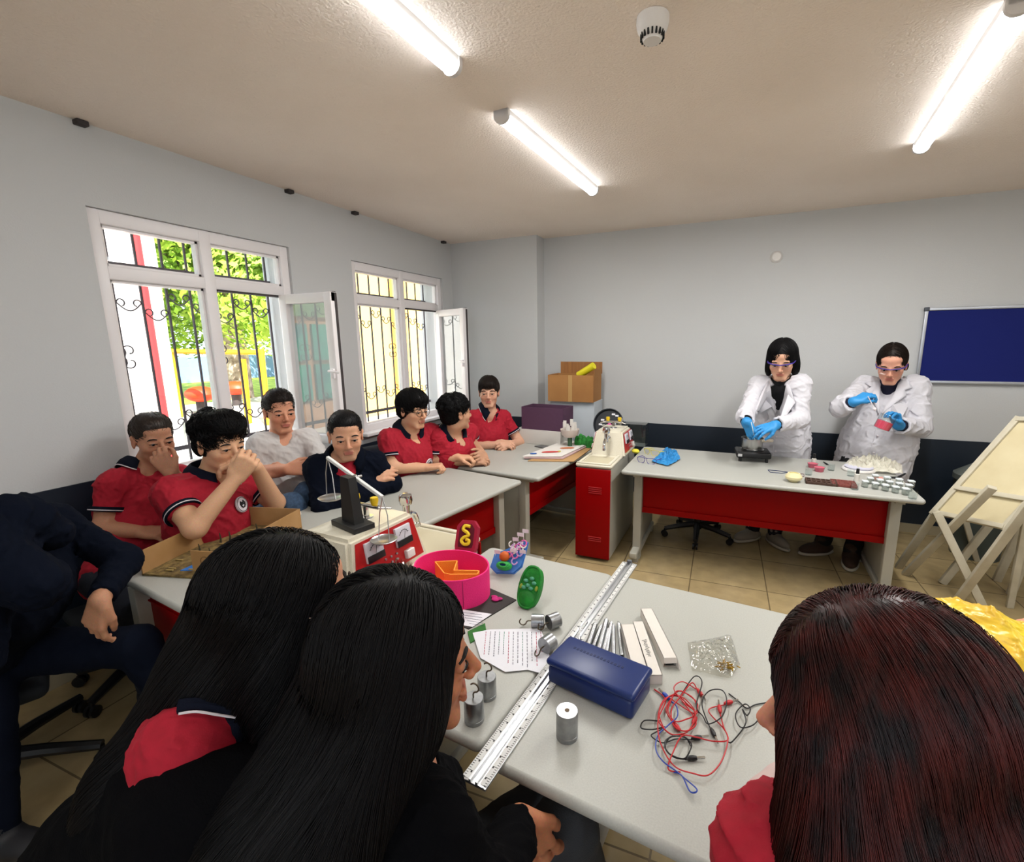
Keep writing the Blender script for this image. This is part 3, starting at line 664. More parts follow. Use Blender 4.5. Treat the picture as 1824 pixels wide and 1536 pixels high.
SP = [(1044, 1110, 1008, 1165), (1034, 1118, 1026, 1172), (1060, 1113, 1040, 1172), (1070, 1118, 1052, 1166), (1080, 1106, 1066, 1160), (1084, 1122, 1072, 1172), (1092, 1116, 1093, 1174), (1102, 1112, 1108, 1170), (1088, 1112, 1080, 1166)]
SL = ['leftmost spring, touching the ruler edge', 'thin spring second from the ruler', 'long bright spring beside the two leftmost ones', 'dull spring in the middle of the row', 'thick spring whose far end stands out above the rest', 'spring lying closest to the blue case', 'narrow spring third from the white cartons', 'spring lying against the white cartons', 'spring in the right half of the row, behind the thick one']
for i, q in enumerate(SP): spring(*q, .0085 if i in (2, 4) else .0068, SL[i])
# long white cartons
M_carton = mat('white_carton', 'd6d0c8', .75)
def carton(pts, label, openend=False, marks=False):
    a, b, c = [atz(u, v, ZT+.030) for u, v in pts]   # far-left, near-left, near-right of the top face
    ax = (b-a); L = ax.length; w = (c-b).length; mid = (a+c)/2; ang = math.atan2(ax.y, ax.x)
    t = thing('narrow_carton', label, 'box', (mid.x, mid.y, ZT), ang, 'long white cartons'); h = .030; k = .0012
    m = MB(); m.box((0, 0, h-k/2), (L, w, k)); m.box((0, 0, k/2), (L, w, k)); m.box((0, w/2-k/2, h/2), (L, k, h)); m.box((0, -w/2+k/2, h/2), (L, k, h)); m.box((-L/2+k/2, 0, h/2), (k, w, h))
    if not openend: m.box((L/2-k/2, 0, h/2), (k, w, h))
    m.build('sleeve', M_carton, t)
    if openend:
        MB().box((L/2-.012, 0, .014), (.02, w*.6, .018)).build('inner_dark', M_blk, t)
        f = MB(); f.add([(L/2, w/2, h), (L/2+.016, w/2+.008, .006), (L/2+.016, w/2+.004, .0), (L/2, w/2, .0)], [(0, 1, 2, 3)]); f.add([(L/2, -w/2, h), (L/2, w/2, h), (L/2+.006, w/2, .016), (L/2+.006, -w/2, .016)], [(0, 1, 2, 3)]); f.build('end_flap', M_carton, t, solid=.0008)
    if marks:
        e = MB(); r2 = random.Random(2); pts2 = []
        for i in range(34): pts2.append((-.03+i*.0024, .006*math.sin(i*2.1)+r2.uniform(-.003, .003), h+.0006))
        e.tube(pts2, .0005, 4); e.build('handwriting', mat('pencil', '8a8a8a', .8), t)
carton([(1106, 1112), (1130, 1204), (1157, 1204)], 'white carton nearest the springs, lying against its twin')
carton([(1127, 1107), (1158, 1203), (1180, 1203)], 'white carton with faint pencilled writing along its top', marks=True)
carton([(1141, 1084), (1182, 1172), (1206, 1172)], 'white carton lying apart on the right with its end flap open', openend=True)
# small clear bag with brass clips
q = [atz(u, v, ZT) for u, v in ((1224, 1148), (1302, 1134), (1318, 1188), (1300, 1212), (1232, 1198))]
M_bag = glassmat('clear_film', 'f0f0ec', 1.4, .10)
def film(name, pts, z, amp, label, cat, seed, mt=None, nn=26, parent=None, lift=0.):
    c = sum(pts, Vector())/len(pts); r2 = random.Random(seed); m = MB(); k = len(pts)
    def f(i, j, top):
        a = i*k; e = int(a) % k; s = a-int(a); p = pts[e].lerp(pts[(e+1) % k], s); p = c.lerp(p, j); 
        h = amp*(.25+.75*(1-j**2))*(.5+abs(mnoise.noise(Vector((p.x*38+seed, p.y*38, 3)))+.35*mnoise.noise(Vector((p.x*110, p.y*110, seed)))))
        return (p.x, p.y, z+.0008+(h if top else .0002)+lift)
    m.grid(lambda i, j: f(i, j, True), nn*3, nn, True)
    o = m.build(name, mt or M_bag, parent)
    if label: tag(o, label, cat)
    return o
t0 = film('plastic_bag', q, ZT, .030, 'small clear plastic bag with brass clips right of the white cartons', 'bag', 3)
g = MB(); r2 = random.Random(8); c = atz(1292, 1186, ZT+.008)
for i in range(40):
    a = r2.uniform(0, 6.28); x, y = c.x+r2.gauss(0, .012), c.y+r2.gauss(0, .009); z = ZT+.004+r2.random()*.011
    g.tube([(x, y, z), (x+.012*math.cos(a), y+.012*math.sin(a), z+r2.uniform(-.003, .003))], .0016, 5)
tag(g.build('brass_clips', mat('brass', 'b08a30', .3, .9)), 'heap of small brass clips inside the clear bag', 'clips', kind='stuff')
# tangled leads, each a thing with its clips
def lead(name, pts, mt, label, clips=(), r=.0016, seed=0):
    r2 = random.Random(seed); P = [atz(u, v, ZT+.003) for u, v in pts]
    for i, p in enumerate(P): p.z = ZT+r+.0006+(.004+.010*r2.random() if 0 < i < len(P)-1 and len(P) > 6 else .001)
    c = sum(P, Vector())/len(P); O = Vector((c.x, c.y, ZT)); S = wire_spline([p-O for p in P], 8)
    t = thing(name, label, 'cable', O, 0, 'tangled test leads')
    MB().tube(S, r, 6).build('wire', mt, t)
    for e in clips:
        a, b = (S[0], S[2]) if e == 0 else (S[-1], S[-3]); d = (a-b); d.z = 0; d.normalize(); a = Vector((a.x, a.y, .0065)); F = frame(a, d)
        m = MB(); m.lathe([(.0, -.002), (.0032, 0), (.0052, .006), (.0058, .016), (.0042, .024), (0, .0245)], n=10, M=F); cl = m.build('crocodile_clip', mt, t)
        m = MB(); m.box((0, .0016, .033), (.0035, .0012, .02), F); m.box((0, -.0016, .033), (.0035, .0012, .02), F); m.build('clip_jaw', M_chrome, cl)
M_rw = mat('red_wire', 'b81c22', .4); M_bw = mat('black_wire', '18181a', .4); M_bl = mat('blue_wire', '24409c', .4)
def loop(cx, cy, rx, ry, n, ph, turns=1.0): return [(cx+rx*math.cos(ph+2*PI*turns*i/n)*(1+.12*math.sin(i*1.7)), cy+ry*math.sin(ph+2*PI*turns*i/n)*(1+.1*math.cos(i*2.3))) for i in range(n+1)]
lead('test_lead', [(1165, 1228), (1185, 1250), (1172, 1290), (1176, 1330), (1200, 1368), (1235, 1384), (1262, 1386), (1285, 1362), (1296, 1325), (1288, 1300), (1262, 1268), (1290, 1256)], M_rw, 'red lead sweeping in a wide loop at the lower right of the tangle', (1,), seed=1)
lead('test_lead', [(1240, 1228), (1215, 1222), (1200, 1235), (1222, 1260), (1240, 1290), (1222, 1310), (1200, 1300), (1196, 1270), (1212, 1245), (1232, 1222), (1242, 1230)], M_rw, 'red lead with its clip at the top of the tangle', (1,), seed=2)
lead('test_lead', loop(1205, 1280, 30, 36, 16, .3, 1.9)+[(1215, 1250)], M_rw, 'red lead coiled twice in the middle of the tangle', (0,), seed=3)
lead('test_lead', loop(1215, 1265, 26, 28, 14, 2.2, 1.7)+[(1176, 1232)], M_rw, 'red lead bunched beside the blue case corner', (0,), seed=4)
lead('test_lead', [(1283, 1272), (1288, 1300), (1296, 1325), (1270, 1328), (1240, 1322), (1215, 1318), (1200, 1345), (1190, 1372), (1212, 1376)], M_rw, 'red lead ending in a clip that points to the white cartons', (0,), seed=5)
lead('test_lead', [(1212, 1240), (1236, 1212), (1250, 1222), (1240, 1262), (1252, 1280), (1262, 1292), (1286, 1282), (1294, 1252), (1285, 1236), (1262, 1236), (1250, 1262), (1266, 1300)], M_bw, 'black lead looping above and right of the red heap', (1,), seed=6)
lead('test_lead', [(1175, 1285), (1148, 1288), (1142, 1300), (1162, 1306), (1185, 1298), (1168, 1310), (1160, 1316), (1180, 1326), (1205, 1322), (1232, 1318)], M_bw, 'black lead looping out beside the blue case', (1,), seed=7)
lead('test_lead', loop(1208, 1335, 26, 20, 14, 1.0, 1.8), M_bw, 'black lead coiled at the lower end of the tangle', (0,), seed=8)
lead('test_lead', [(1298, 1236), (1316, 1250), (1330, 1262), (1345, 1256), (1366, 1252)], M_bw, 'short black lead reaching under the red-haired woman', (), seed=9)
lead('test_lead', [(1356, 1276), (1340, 1298), (1318, 1300), (1310, 1278), (1326, 1258), (1336, 1270), (1330, 1282), (1322, 1270), (1328, 1292), (1305, 1326), (1296, 1322)], M_bw, 'black lead knotted at the far right of the tangle', (0,), seed=10)
lead('test_lead', [(1192, 1248), (1204, 1262), (1206, 1282), (1190, 1300), (1172, 1315), (1168, 1340), (1180, 1362), (1205, 1378), (1222, 1395), (1240, 1412), (1238, 1420), (1228, 1412), (1214, 1386), (1200, 1376)], M_bl, 'blue lead trailing in a long loop toward the camera', (0,), seed=11)
# pink ring model with orange partition
c = atz(806, 1068, ZT); ZB = ZT+.004
def ring_pt(a, r): return (r*math.cos(a), r*.86*math.sin(a))
cr = atz(806, 1020, .80)
t = thing('ring_model', 'bright pink felt ring holding an orange zigzag strip', 'model', (-.955, 1.375, ZB)); t.scale = (1.16, 1.16, 1.42)
M_pink = mat('pink_felt', 'f0287c', .85, bump=.2, bscale=300); M_or = mat('orange_felt', 'f59b38', .85, bump=.2, bscale=300)
m = MB(); n = 48; prof = [(.0, .0), (.0, .078), (.004, .080), (.004, .0)]
vs = []; fs = []
for i in range(n):
    a = 2*PI*i/n; w = 1+.03*math.cos(2*a+.5)
    for dr, z in ((0, 0), (0, .079), (.0045, .079), (.0045, 0)): vs.append(((.120+dr)*w*math.cos(a), (.104+dr)*w*math.sin(a), z))
for i in range(n):
    for j in range(4): fs.append((i*4+j, ((i+1) % n)*4+j, ((i+1) % n)*4+(j+1) % 4, i*4+(j+1) % 4))
m.add(vs, fs, True); m.build('ring', M_pink, t)
m = MB()
for a in (-.35, -.78): m.tube([(.1265*math.cos(a), .110*math.sin(a), z) for z in (.004, .076)], .0012, 4)
m.build('stitching', mat('pink_dark', 'a01050', .8), t)
zig = [(-.085, .028), (-.020, .062), (.008, .0), (.085, .028), (.092, .006), (.012, -.028), (-.01, -.028), (-.085, .028)]
m = MB(); P = [Vector((x, y, 0)) for x, y in zig]
for a, b in zip(P, P[1:]):
    d = (b-a).normalized(); nn = Vector((-d.y, d.x, 0))*.0018
    m.add([a+nn+Vector((0, 0, .012)), b+nn+Vector((0, 0, .012)), b-nn+Vector((0, 0, .012)), a-nn+Vector((0, 0, .012)), a+nn+Vector((0, 0, .064)), b+nn+Vector((0, 0, .064)), b-nn+Vector((0, 0, .064)), a-nn+Vector((0, 0, .064))], [(0, 1, 2, 3), (4, 5, 6, 7), (0, 1, 5, 4), (1, 2, 6, 5), (2, 3, 7, 6), (3, 0, 4, 7)])
m.build('zigzag_strip', M_or, t)
m = MB(); m.lathe([(0, .004), (.09, .004), (.09, .012), (0, .012)], n=28); m.build('base_disc', M_pink, t)
m = MB(); m.sphere((-.02, -.006, .016), (.022, .014, .006), 12); m.build('red_patch', mat('red_felt', 'c01828', .9), t)
# red foam block with yellow snake
p = atz(815, 970, .80)
t = thing('foam_model', 'dark pink foam block with a yellow coiled shape set in it', 'model', (-1.075, 1.68, ZT+.03), .35); t.scale = (1.2, 1.2, 1.2)
R = Matrix.Translation((0, 0, .048)) @ rotz(-.15) @ Matrix.Rotation(math.radians(62), 4, 'X')
m = MB(); pr = [(-.036, -.055), (.036, -.055), (.040, -.04), (.040, .035), (.022, .058), (-.022, .058), (-.040, .035), (-.040, -.04)]
m.prism(pr, -.018, .012, R); k = len(pr)
m.prism([(x*1.0, y*1.0) for x, y in pr], .012, .0135, R); m.build('block', mat('crimson_foam', 'a00f34', .8, bump=.2, bscale=60), t)
MB().prism([(x*.72, y*.76) for x, y in pr], .0137, .0146, R).build('recess', mat('dark_foam', '5c0a20', .9), t)
m = MB(); m.tube([R @ Vector(q) for q in wire_spline([(.012, .034, .018), (-.008, .036, .018), (-.012, .022, .02), (.004, .012, .02), (.010, .002, .02), (-.006, -.006, .02), (-.014, -.018, .02), (-.004, -.030, .02), (.012, -.028, .02), (.014, -.016, .02), (.002, -.014, .02)], 5)], .0062, 8); m.build('coiled_shape', mat('yellow_clay', 'e8c824', .5), t)
MB().box((.0, .012, .008), (.07, .04, .016), bev=.004).build('prop', mat('dark_foam2', '7c1030', .9), t)
# black poster board with paper tags
B = [atz(u, v, ZT) for u, v in ((920, 1070), (835, 1122), (770, 1095), (858, 1043))]
flat('black_board', mat('black_card', '2a2624', .7), B, ZT, .0035, 'dark card board under the pink ring model', 'board')
B = [atz(u, v, ZT) for u, v in ((824, 1088), (876, 1096), (842, 1119), (800, 1112))]
flat('note_card', M_paper, B, ZT+.0038, .0006, 'small white handwritten note lying on the dark board', 'note')
m = MB()
for i in range(5):
    u0, v0 = 820+i*4, 1093+i*5.0; a = atz(u0, v0, ZT); b = atz(u0+38-i*3, v0+5, ZT); m.tube([a.lerp(b, k/14)+Vector((0, .0007*math.sin(k*2.4+i), .0052)) for k in range(15)], .0005, 4)
tag(m.build('note_writing', mat('ink_blue', '30406a', .7)), 'lines of handwriting on the small white note', 'writing')
m = MB(); c = atz(884, 1070, ZT)
for i, (dx, dy, s) in enumerate(((-.012, .008, 1.), (.012, .004, .9), (0, -.008, 1.1))): m.sphere((c.x+dx, c.y+dy, ZT+.008), (.014*s, .009*s, .005), 10, None)
m.sphere((c.x, c.y, ZT+.0075), (.02, .008, .005), 10); tag(m.build('felt_shape', mat('magenta_felt', 'b01c6c', .8)), 'small magenta felt bow shape on the dark board', 'decoration')
m = MB(); c = atz(850, 1066, ZT+.01); m.sphere((c.x, c.y, ZT+.0165), .0125, 14); m.cyl((c.x-.03, c.y-.01, ZT+.008), (c.x, c.y, ZT+.01), .004); tag(m.build('glass_bead', mat('dark_glass', '202428', .08)), 'small black glass bead beside the pink ring', 'bead')
flat('green_card', mat('green_card', '2c6a28', .8), [atz(u, v, ZT) for u, v in ((833, 1127), (864, 1112), (867, 1130), (838, 1147))], ZT, .004, 'small green card beside the handwritten sheet', 'card')
# handwritten sheet
S = [atz(u, v, ZT) for u, v in ((842, 1130), (873, 1124), (962, 1122), (975, 1150), (980, 1180), (966, 1203), (940, 1196), (900, 1200), (856, 1175))]
flat('paper_sheet', M_paper, S, ZT+.0042, .0008, 'sheet of lined handwriting in red, green and grey ink under the weights', 'paper')
cols = [mat('pen_red', 'b02848', .7), mat('pen_green', '2a7a60', .7), mat('pen_grey', '303040', .7)]
r2 = random.Random(12)
mm = MB()
for i in range(13):
    v0 = 1130; u0 = 866+i*8.1; x = 0
    a = atz(u0, 1128+.1*i, ZT); b = atz(u0-4+i*.5, 1186-r2.random()*10+(6 if 4 < i < 12 else -10), ZT); s = 0
    while s < .96:
        e = min(1, s+r2.uniform(.03, .10)); mb = mm; mm.mi = 0 if i in (0, 5, 11, 12) else (1 if i in (3, 4, 8) and s < .6 else 2)
        pa = a.lerp(b, s); pb = a.lerp(b, e); mb.tube([pa.lerp(pb, k/4)+Vector((.0006*math.sin(k*3+i), 0, .0054)) for k in range(5)], .0009, 4); s = e+.035
tag(mm.build('sheet_writing', cols), 'rows of red, green and grey handwriting on the paper sheet', 'writing')
# blue cell model leaning, and green plant cell
t = thing('cell_model', 'blue tray shaped cell model with clay organelles and paper flags', 'model', (-.835, 1.60, ZT), .1, 'school cell models'); t.scale = (1.2, 1.2, 1.2)
R = Matrix.Translation((0, 0, .052)) @ Matrix.Rotation(math.radians(52), 4, 'X')
m = MB(); pr = [(-.055, -.035), (-.03, -.052), (.03, -.045), (.052, -.02), (.058, .06), (.04, .064), (-.01, .03), (-.05, .008)]
m.prism(pr, -.006, 0, R); m.prism([(x*1.06, y*1.06) for x, y in pr], -.012, -.006, R); m.build('tray', mat('tray_blue', '3a78c4', .5), t)
def blob(c, r, mt, nm): MB().sphere((0, 0, 0), r, 14, R @ Matrix.Translation(c)).build(nm, mt, t)
blob((-.008, .002, .012), (.018, .018, .016), mat('clay_orange', 'c45a18', .6), 'nucleus')
for i in range(4):
    MB().tube([R @ Vector((-.004+(.026-.004*i)*math.cos(a), -.028+(.013-.002*i)*math.sin(a), .008+.005*i)) for a in [k*.5 for k in range(14)]], .0032, 6).build('green_fold', mat('clay_green', '2ca84a', .5), t)
r2 = random.Random(5); M_mg = mat('clay_pink', 'd860a0', .5); M_lp = mat('clay_lilac', 'c8a0d8', .5)
for i in range(12):
    x, y = r2.uniform(.0, .05), r2.uniform(-.01, .058); a = r2.uniform(0, 6.28)
    MB().tube([R @ Vector((x+.010*math.cos(a+k*.45), y+.010*math.sin(a+k*.45), .006+r2.random()*.002)) for k in range(12)], .0026, 6).build('clay_ring', (M_mg, M_lp, M_white)[i % 3], t)
for i, (x, y, z) in enumerate(((.045, .062, .034), (.028, .052, .03), (.012, .045, .018), (-.045, 0, .012), (.012, .004, .02), (.045, .01, .014))):
    f = MB(); q = R @ Vector((x, y, 0)); f.tube([q, q+Vector((0, .003, z))], .0008, 4); f.box((q.x+.008, q.y, q.z+z+.006), (.022, .001, .013)); f.build('paper_flag', mat('flag_paper', 'e8dce4', .7), t)
m = MB(); m.box((0, .035, .022), (.04, .03, .044), bev=.006); m.build('stand', mat('tray_blue2', '2c62a8', .5), t)
t = thing('plant_cell_model', 'green oval plant cell model standing upright between ring model and ruler', 'model', (-.652, 1.42, ZT), -.1, 'school cell models')
R = Matrix.Translation((0, 0, .064)) @ Matrix.Rotation(math.radians(58), 4, 'X')
m = MB(); nn = 28; pr = [(.040*abs(math.cos(a))**.7*(1 if math.cos(a) > 0 else -1), .072*math.sin(a)) for a in [2*PI*i/nn for i in range(nn)]]
M_gr = mat('green_foam', '0c6a1c', .5, noise=30, col2='148a28', bump=.3, bscale=60)
m.prism(pr, -.022, .006, R, True)
# rim
m.tube([R @ Vector((x, y, .006)) for x, y in pr], .005, 8, closed=True); m.build('cell_wall', M_gr, t)
m = MB(); m.sphere((0, -.040, .004), (.036, .030, .012), 16, R); m.build('vacuole', M_gr, t)
M_pl = mat('pale_green_clay', '4c9a78', .35)
for x, y in ((-.018, .018), (.016, .016), (-.006, .004), (.008, -.004), (-.020, -.006), (.004, .030)): MB().sphere((x, y, .010), (.010, .007, .006), 12, R).build('chloroplast', M_pl, t)
for x, y in ((.030, .0), (-.032, -.004)): MB().sphere((x, y, .009), (.006, .01, .005), 10, R).build('organelle', mat('olive_clay', '8a9a30', .5), t)
# clear film heap in front of the tower
q = [atz(u, v, ZT) for u, v in ((648, 1035), (740, 1000), (745, 1060), (700, 1085), (640, 1080))]
film('film_heap', q, ZT, .085, 'crumpled clear plastic film in front of the near meter panel', 'plastic film', 6, glassmat('clear_film2', 'd8ccc8', 1.4, .22))
# balance on the near tower
T1 = D.objects['sink_unit.001']
bz = .9855
BR_ = math.radians(-15)
t = thing('beam_balance', 'white two-pan beam balance on a black stand tilted down to the right', 'balance', (-1.352, 1.300, bz), BR_)
MB().box((0, 0, .011), (.165, .088, .022), bev=.002).build('base', mat('stand_black', '1e1e1e', .5), t)
m = MB(); P_ = [(-.042, -.020, .022), (.048, -.020, .022), (.048, .020, .022), (-.042, .020, .022), (-.038, -.016, .20), (.022, -.016, .20), (.022, .016, .20), (-.038, .016, .20)]
m.add(P_, [(3, 2, 1, 0), (4, 5, 6, 7), (0, 1, 5, 4), (1, 2, 6, 5), (2, 3, 7, 6), (3, 0, 4, 7)]); m.build('post', mat('stand_black', '1e1e1e', .5), t)
M_wbal = mat('balance_white', 'dcdcd8', .35)
Ri = rotz(-BR_).to_3x3()
def LB(p): return Ri @ (Vector(p)-t.location)
A1 = atd(583, 815, 1.90); A2 = atd(681, 886, 1.765)
m = MB(); F = frame(LB(A1), LB(A2)-LB(A1)); L = (A2-A1).length; m.box((0, 0, L/2), (.013, .013, L), F, .002); m.build('beam', M_wbal, t)
k = MB(); mid = LB(A1.lerp(A2, .52)); k.cyl(mid-Vector((0, .028, 0)), mid+Vector((0, .028, 0)), .005); k.tube([mid+Vector((-.01, -.026, 0)), mid+Vector((-.045, -.030, .004)), mid+Vector((-.05, -.032, -.015)), mid+Vector((-.05, -.032, -.11))], .0028); k.sphere(mid, .012, 10); k.box(tuple(mid+Vector((.0, -.02, -.02))), (.03, .004, .02)); k.build('pivot', M_steel, t)
for (A, uv, zc, nm) in ((A1, (590, 889), 1.90, 'left'), (A2, (684, 964), 1.765, 'right')):
    top = LB(A); pc = LB(atd(uv[0], uv[1], zc))
    m = MB(); m.lathe([(0, 0), (.040, 0), (.050, .008), (.048, .009), (.039, .003), (0, .003)], tuple(pc), 28); pn = m.build('pan', M_steel, t)
    w = MB(); drop = top.z-pc.z
    for s_ in (-1, 1): w.tube([top, top+Vector((s_*.026, 0, -drop*.42)), pc+Vector((s_*.034, 0, .004))], .0021, 6)
    w.build('hanger_wire', M_steel, pn)
# open cardboard diorama
A, Bq = atz(248, 1026, ZT), atz(437, 955, ZT)
A = Vector((-2.225, 1.0, 0)); d = (Vector((-2.38, 1.56, 0))-A).normalized(); nrm = Vector((d.y, -d.x, 0))
t = thing('cardboard_diorama', 'open brown cardboard tray with a small stream landscape inside', 'diorama', (A.x, A.y, ZT+.001), math.atan2(nrm.y, nrm.x))
# local x = across (toward camera right), y = along
Lx, Ly, H = .345, .55, .105; M_di = mat('diorama_card', 'ab8355', .85, noise=8, col2='a07848')
MB().box((.004, Ly/2, H/2), (.005, Ly, H)).build('long_wall', M_di, t)
MB().box((Lx/2, Ly/2, .004), (Lx, Ly, .008)).build('tray_floor', mat('diorama_soil', '5c4a2c', .95, noise=40, col2='8a7444', bump=1., bscale=50), t)
MB().box((Lx/2, Ly-.004, H/2), (Lx, .005, H)).build('end_wall', M_di, t)
MB().box((Lx-.003, Ly/2+.05, H/2), (.005, Ly-.1, H)).build('long_wall', M_di, t)
m = MB(); m.box((Lx*.78, .05, .052), (Lx*.44, .005, .092)); m.build('end_panel', M_di, t)
m = MB(); m.lathe([(.017, 0), (.0205, 0), (.0205, .0012), (.017, .0012)], (0, 0, 0), 24, Matrix.Translation((Lx*.74, .047, .055)) @ Matrix.Rotation(PI/2, 4, 'X'), True); m.build('drawn_circle', mat('card_dark', '7a5a34', .9), t)
m = MB(); m.prism([(.14, .04), (.20, .05), (.235, .12), (.21, .2), (.16, .16)], .0082, .011, None); m.build('stream', mat('water_blue', '3a78c8', .15), t)
r2 = random.Random(3)
for i in range(9):
    x, y = r2.uniform(.03, .25), r2.uniform(.1, .5); m = MB(); m.tube([(x, y, .006), (x+.004, y, .03), (x-.004, y+.005, .055)], [.005, .004, .002], 6); m.build('twig', mat('twig', '3c3420', .9), t)
for i in range(26):
    x, y = r2.uniform(.02, .27), r2.uniform(.02, .5); MB().box((x, y, .012), (.035, .008, .006), rotz(0), .002).build('straw', mat('straw', '9a8450', .9), t)
p = Vector((-2.2, 1.72, ZT)); tag(MB().sphere((p.x, p.y, ZT+.022), (.032, .024, .022), 16).build('paper_ball', M_white), 'crumpled white tissue behind the diorama', 'tissue')
# ---- back corner
def bx(name, label, cat, c, dm, mt, rz=0., bev=.002, group=None):
    return tag(MB().box((0, 0, dm[2]/2), dm, None, bev).build(name, mt, origin=(0, 0, 0)), label, cat, group)
o = bx('storage_carton', 'tall pale grey carton standing behind the side table under the brown box', 'box', 0, (.46, .30, 1.10), mat('grey_white_card', 'b4bac0', .8)); o.location = (-1.55, 4.60, 0)
t = thing('cardboard_box', 'open brown cardboard box on top of the pale carton by the column', 'box', (-1.56, 4.56, 1.101), .02)
m = MB(); w, d, h, k = .47, .30, .265, .005
m.box((0, -d/2, h/2), (w, k, h)); m.box((0, d/2, h/2), (w, k, h)); m.box((-w/2, 0, h/2), (k, d, h)); m.box((w/2, 0, h/2), (k, d, h)); m.box((0, 0, k/2), (w, d, k)); m.build('carton_body', M_card, t)
MB().box((.02, d/2, h+.06), (w-.02, k, .12)).build('flap', mat('cardboard_inner', '8c5c34', .85, noise=10, col2='a06c3c', stretch=(3, 3, .3)), t)
MB().box((w/2+.004, 0, h+.0), (k, d*.9, .10), Matrix.Rotation(0, 4, 'Y')).build('flap', M_card, t)
MB().box((0, -d/2-.003, h/2), (.04, .001, h)).build('tape', mat('tape_tan', 'b8915c', .3), t)
tag(MB().cyl((-1.50, 4.50, 1.36), (-1.33, 4.46, 1.46), .035).build('yellow_roll', mat('yellow_card', 'dcd020', .6)), 'rolled yellow card sticking out of the brown cardboard box', 'roll')
c0 = atz(1000, 790, ZT)
o = bx('flat_carton', 'low white carton on the side table under the purple box', 'box', 0, (.46, .26, .135), mat('pale_carton', 'c8c4be', .8)); o.location = (-1.70, 4.06, ZT+.001); o.rotation_euler.z = -.05
t = thing('purple_box', 'open dark purple paper covered box on the low white carton', 'box', (-1.66, 4.06, ZT+.137), -.05)
m = MB(); w, d, h, k = .42, .24, .21, .006
m.box((0, -d/2, h/2), (w, k, h)); m.box((0, d/2, h/2), (w, k, h)); m.box((-w/2, 0, h/2), (k, d, h)); m.box((w/2, 0, h/2), (k, d, h)); m.box((0, 0, k/2), (w, d, k)); m.build('box_body', mat('purple_paper', '4e3048', .8, bump=.2, bscale=30), t)
tag(MB().box((0, 0, .12), (.26, .004, .24), rotz(-.2)).build('pink_card', mat('pink_card', 'e4a4b8', .8), origin=(1.60, -4.04, -(ZT+.15))), 'pink card standing in the purple box', 'card')
t = thing('bowl_model', 'white bowl full of paper figures on a small stand beside the purple box', 'model', (-1.365, 3.86, ZT+.001))
MB().lathe([(.03, .105), (.05, .11), (.075, .135), (.085, .18), (.080, .18), (.065, .14), (.0, .125)], n=24).build('bowl', mat('bowl_white', 'cfc4bc', .6), t)
MB().lathe([(0, 0), (.07, 0), (.07, .01), (.02, .02), (.02, .10), (0, .105)], n=16).build('bowl_stand', mat('clear_stand', '3c5a40', .4), t)
for i in range(8):
    a = i*.8; MB().box((.05*math.cos(a), .05*math.sin(a), .19+.02*(i % 3)), (.028, .004, .06), rotz(a*.0)).build('paper_figure', M_white, t)
t = thing('green_diorama', 'green painted diorama block behind the far sink tower', 'diorama', (-1.22, 4.02, ZT+.001))
m = MB(); r2 = random.Random(21)
MB().box((0, 0, .008), (.36, .20, .016), bev=.003).build('base_board', mat('green_dark', '12401a', .8, noise=30, col2='1c7030'), t)
for i in range(16): MB().sphere((r2.uniform(-.16, .16), r2.uniform(-.09, .09), .04), (.03, .025, .045+.03*r2.random()), 10).build('bush', mat('green_clump', '145c1c', .8, noise=40, col2='2c8a34'), t)
t = thing('round_dish_model', 'dark round dish with small labels leaning behind the far tower', 'model', (-1.08, 4.12, ZT+.10))
R = Matrix.Translation((0, 0, .10)) @ Matrix.Rotation(math.radians(70), 4, 'X')
MB().lathe([(0, 0), (.13, 0), (.14, .03), (.133, .03), (.125, .006), (0, .006)], n=32, M=R).build('dish', mat('dish_dark', '20242a', .4), t)
for i in range(8): MB().box((r2.uniform(-.08, .08), r2.uniform(-.02, .09), .012), (.03, .016, .006), R).build('label', M_paper, t)
for i in range(5): MB().sphere((r2.uniform(-.08, .08), r2.uniform(-.08, .02), .012), (.02, .012, .008), 10, R).build('clay_piece', (M_white, M_mg, mat('clay_grey', 'a8a8a0', .6))[i % 3], t)
tag(MB().box((-1.06, 4.10, ZT+.05), (.2, .12, .098), bev=.004).build('dish_support', mat('green_dark2', '1c4a22', .8)), 'green block under the dark round dish', 'block')
# clear box seen behind the far tower
tag(MB().box((-.86, 4.26, ZT+.10), (.20, .16, .20)).build('clear_case', glassmat('acrylic', 'e8f0ee', 1.4, .05)), 'clear acrylic case behind the far sink tower', 'case')
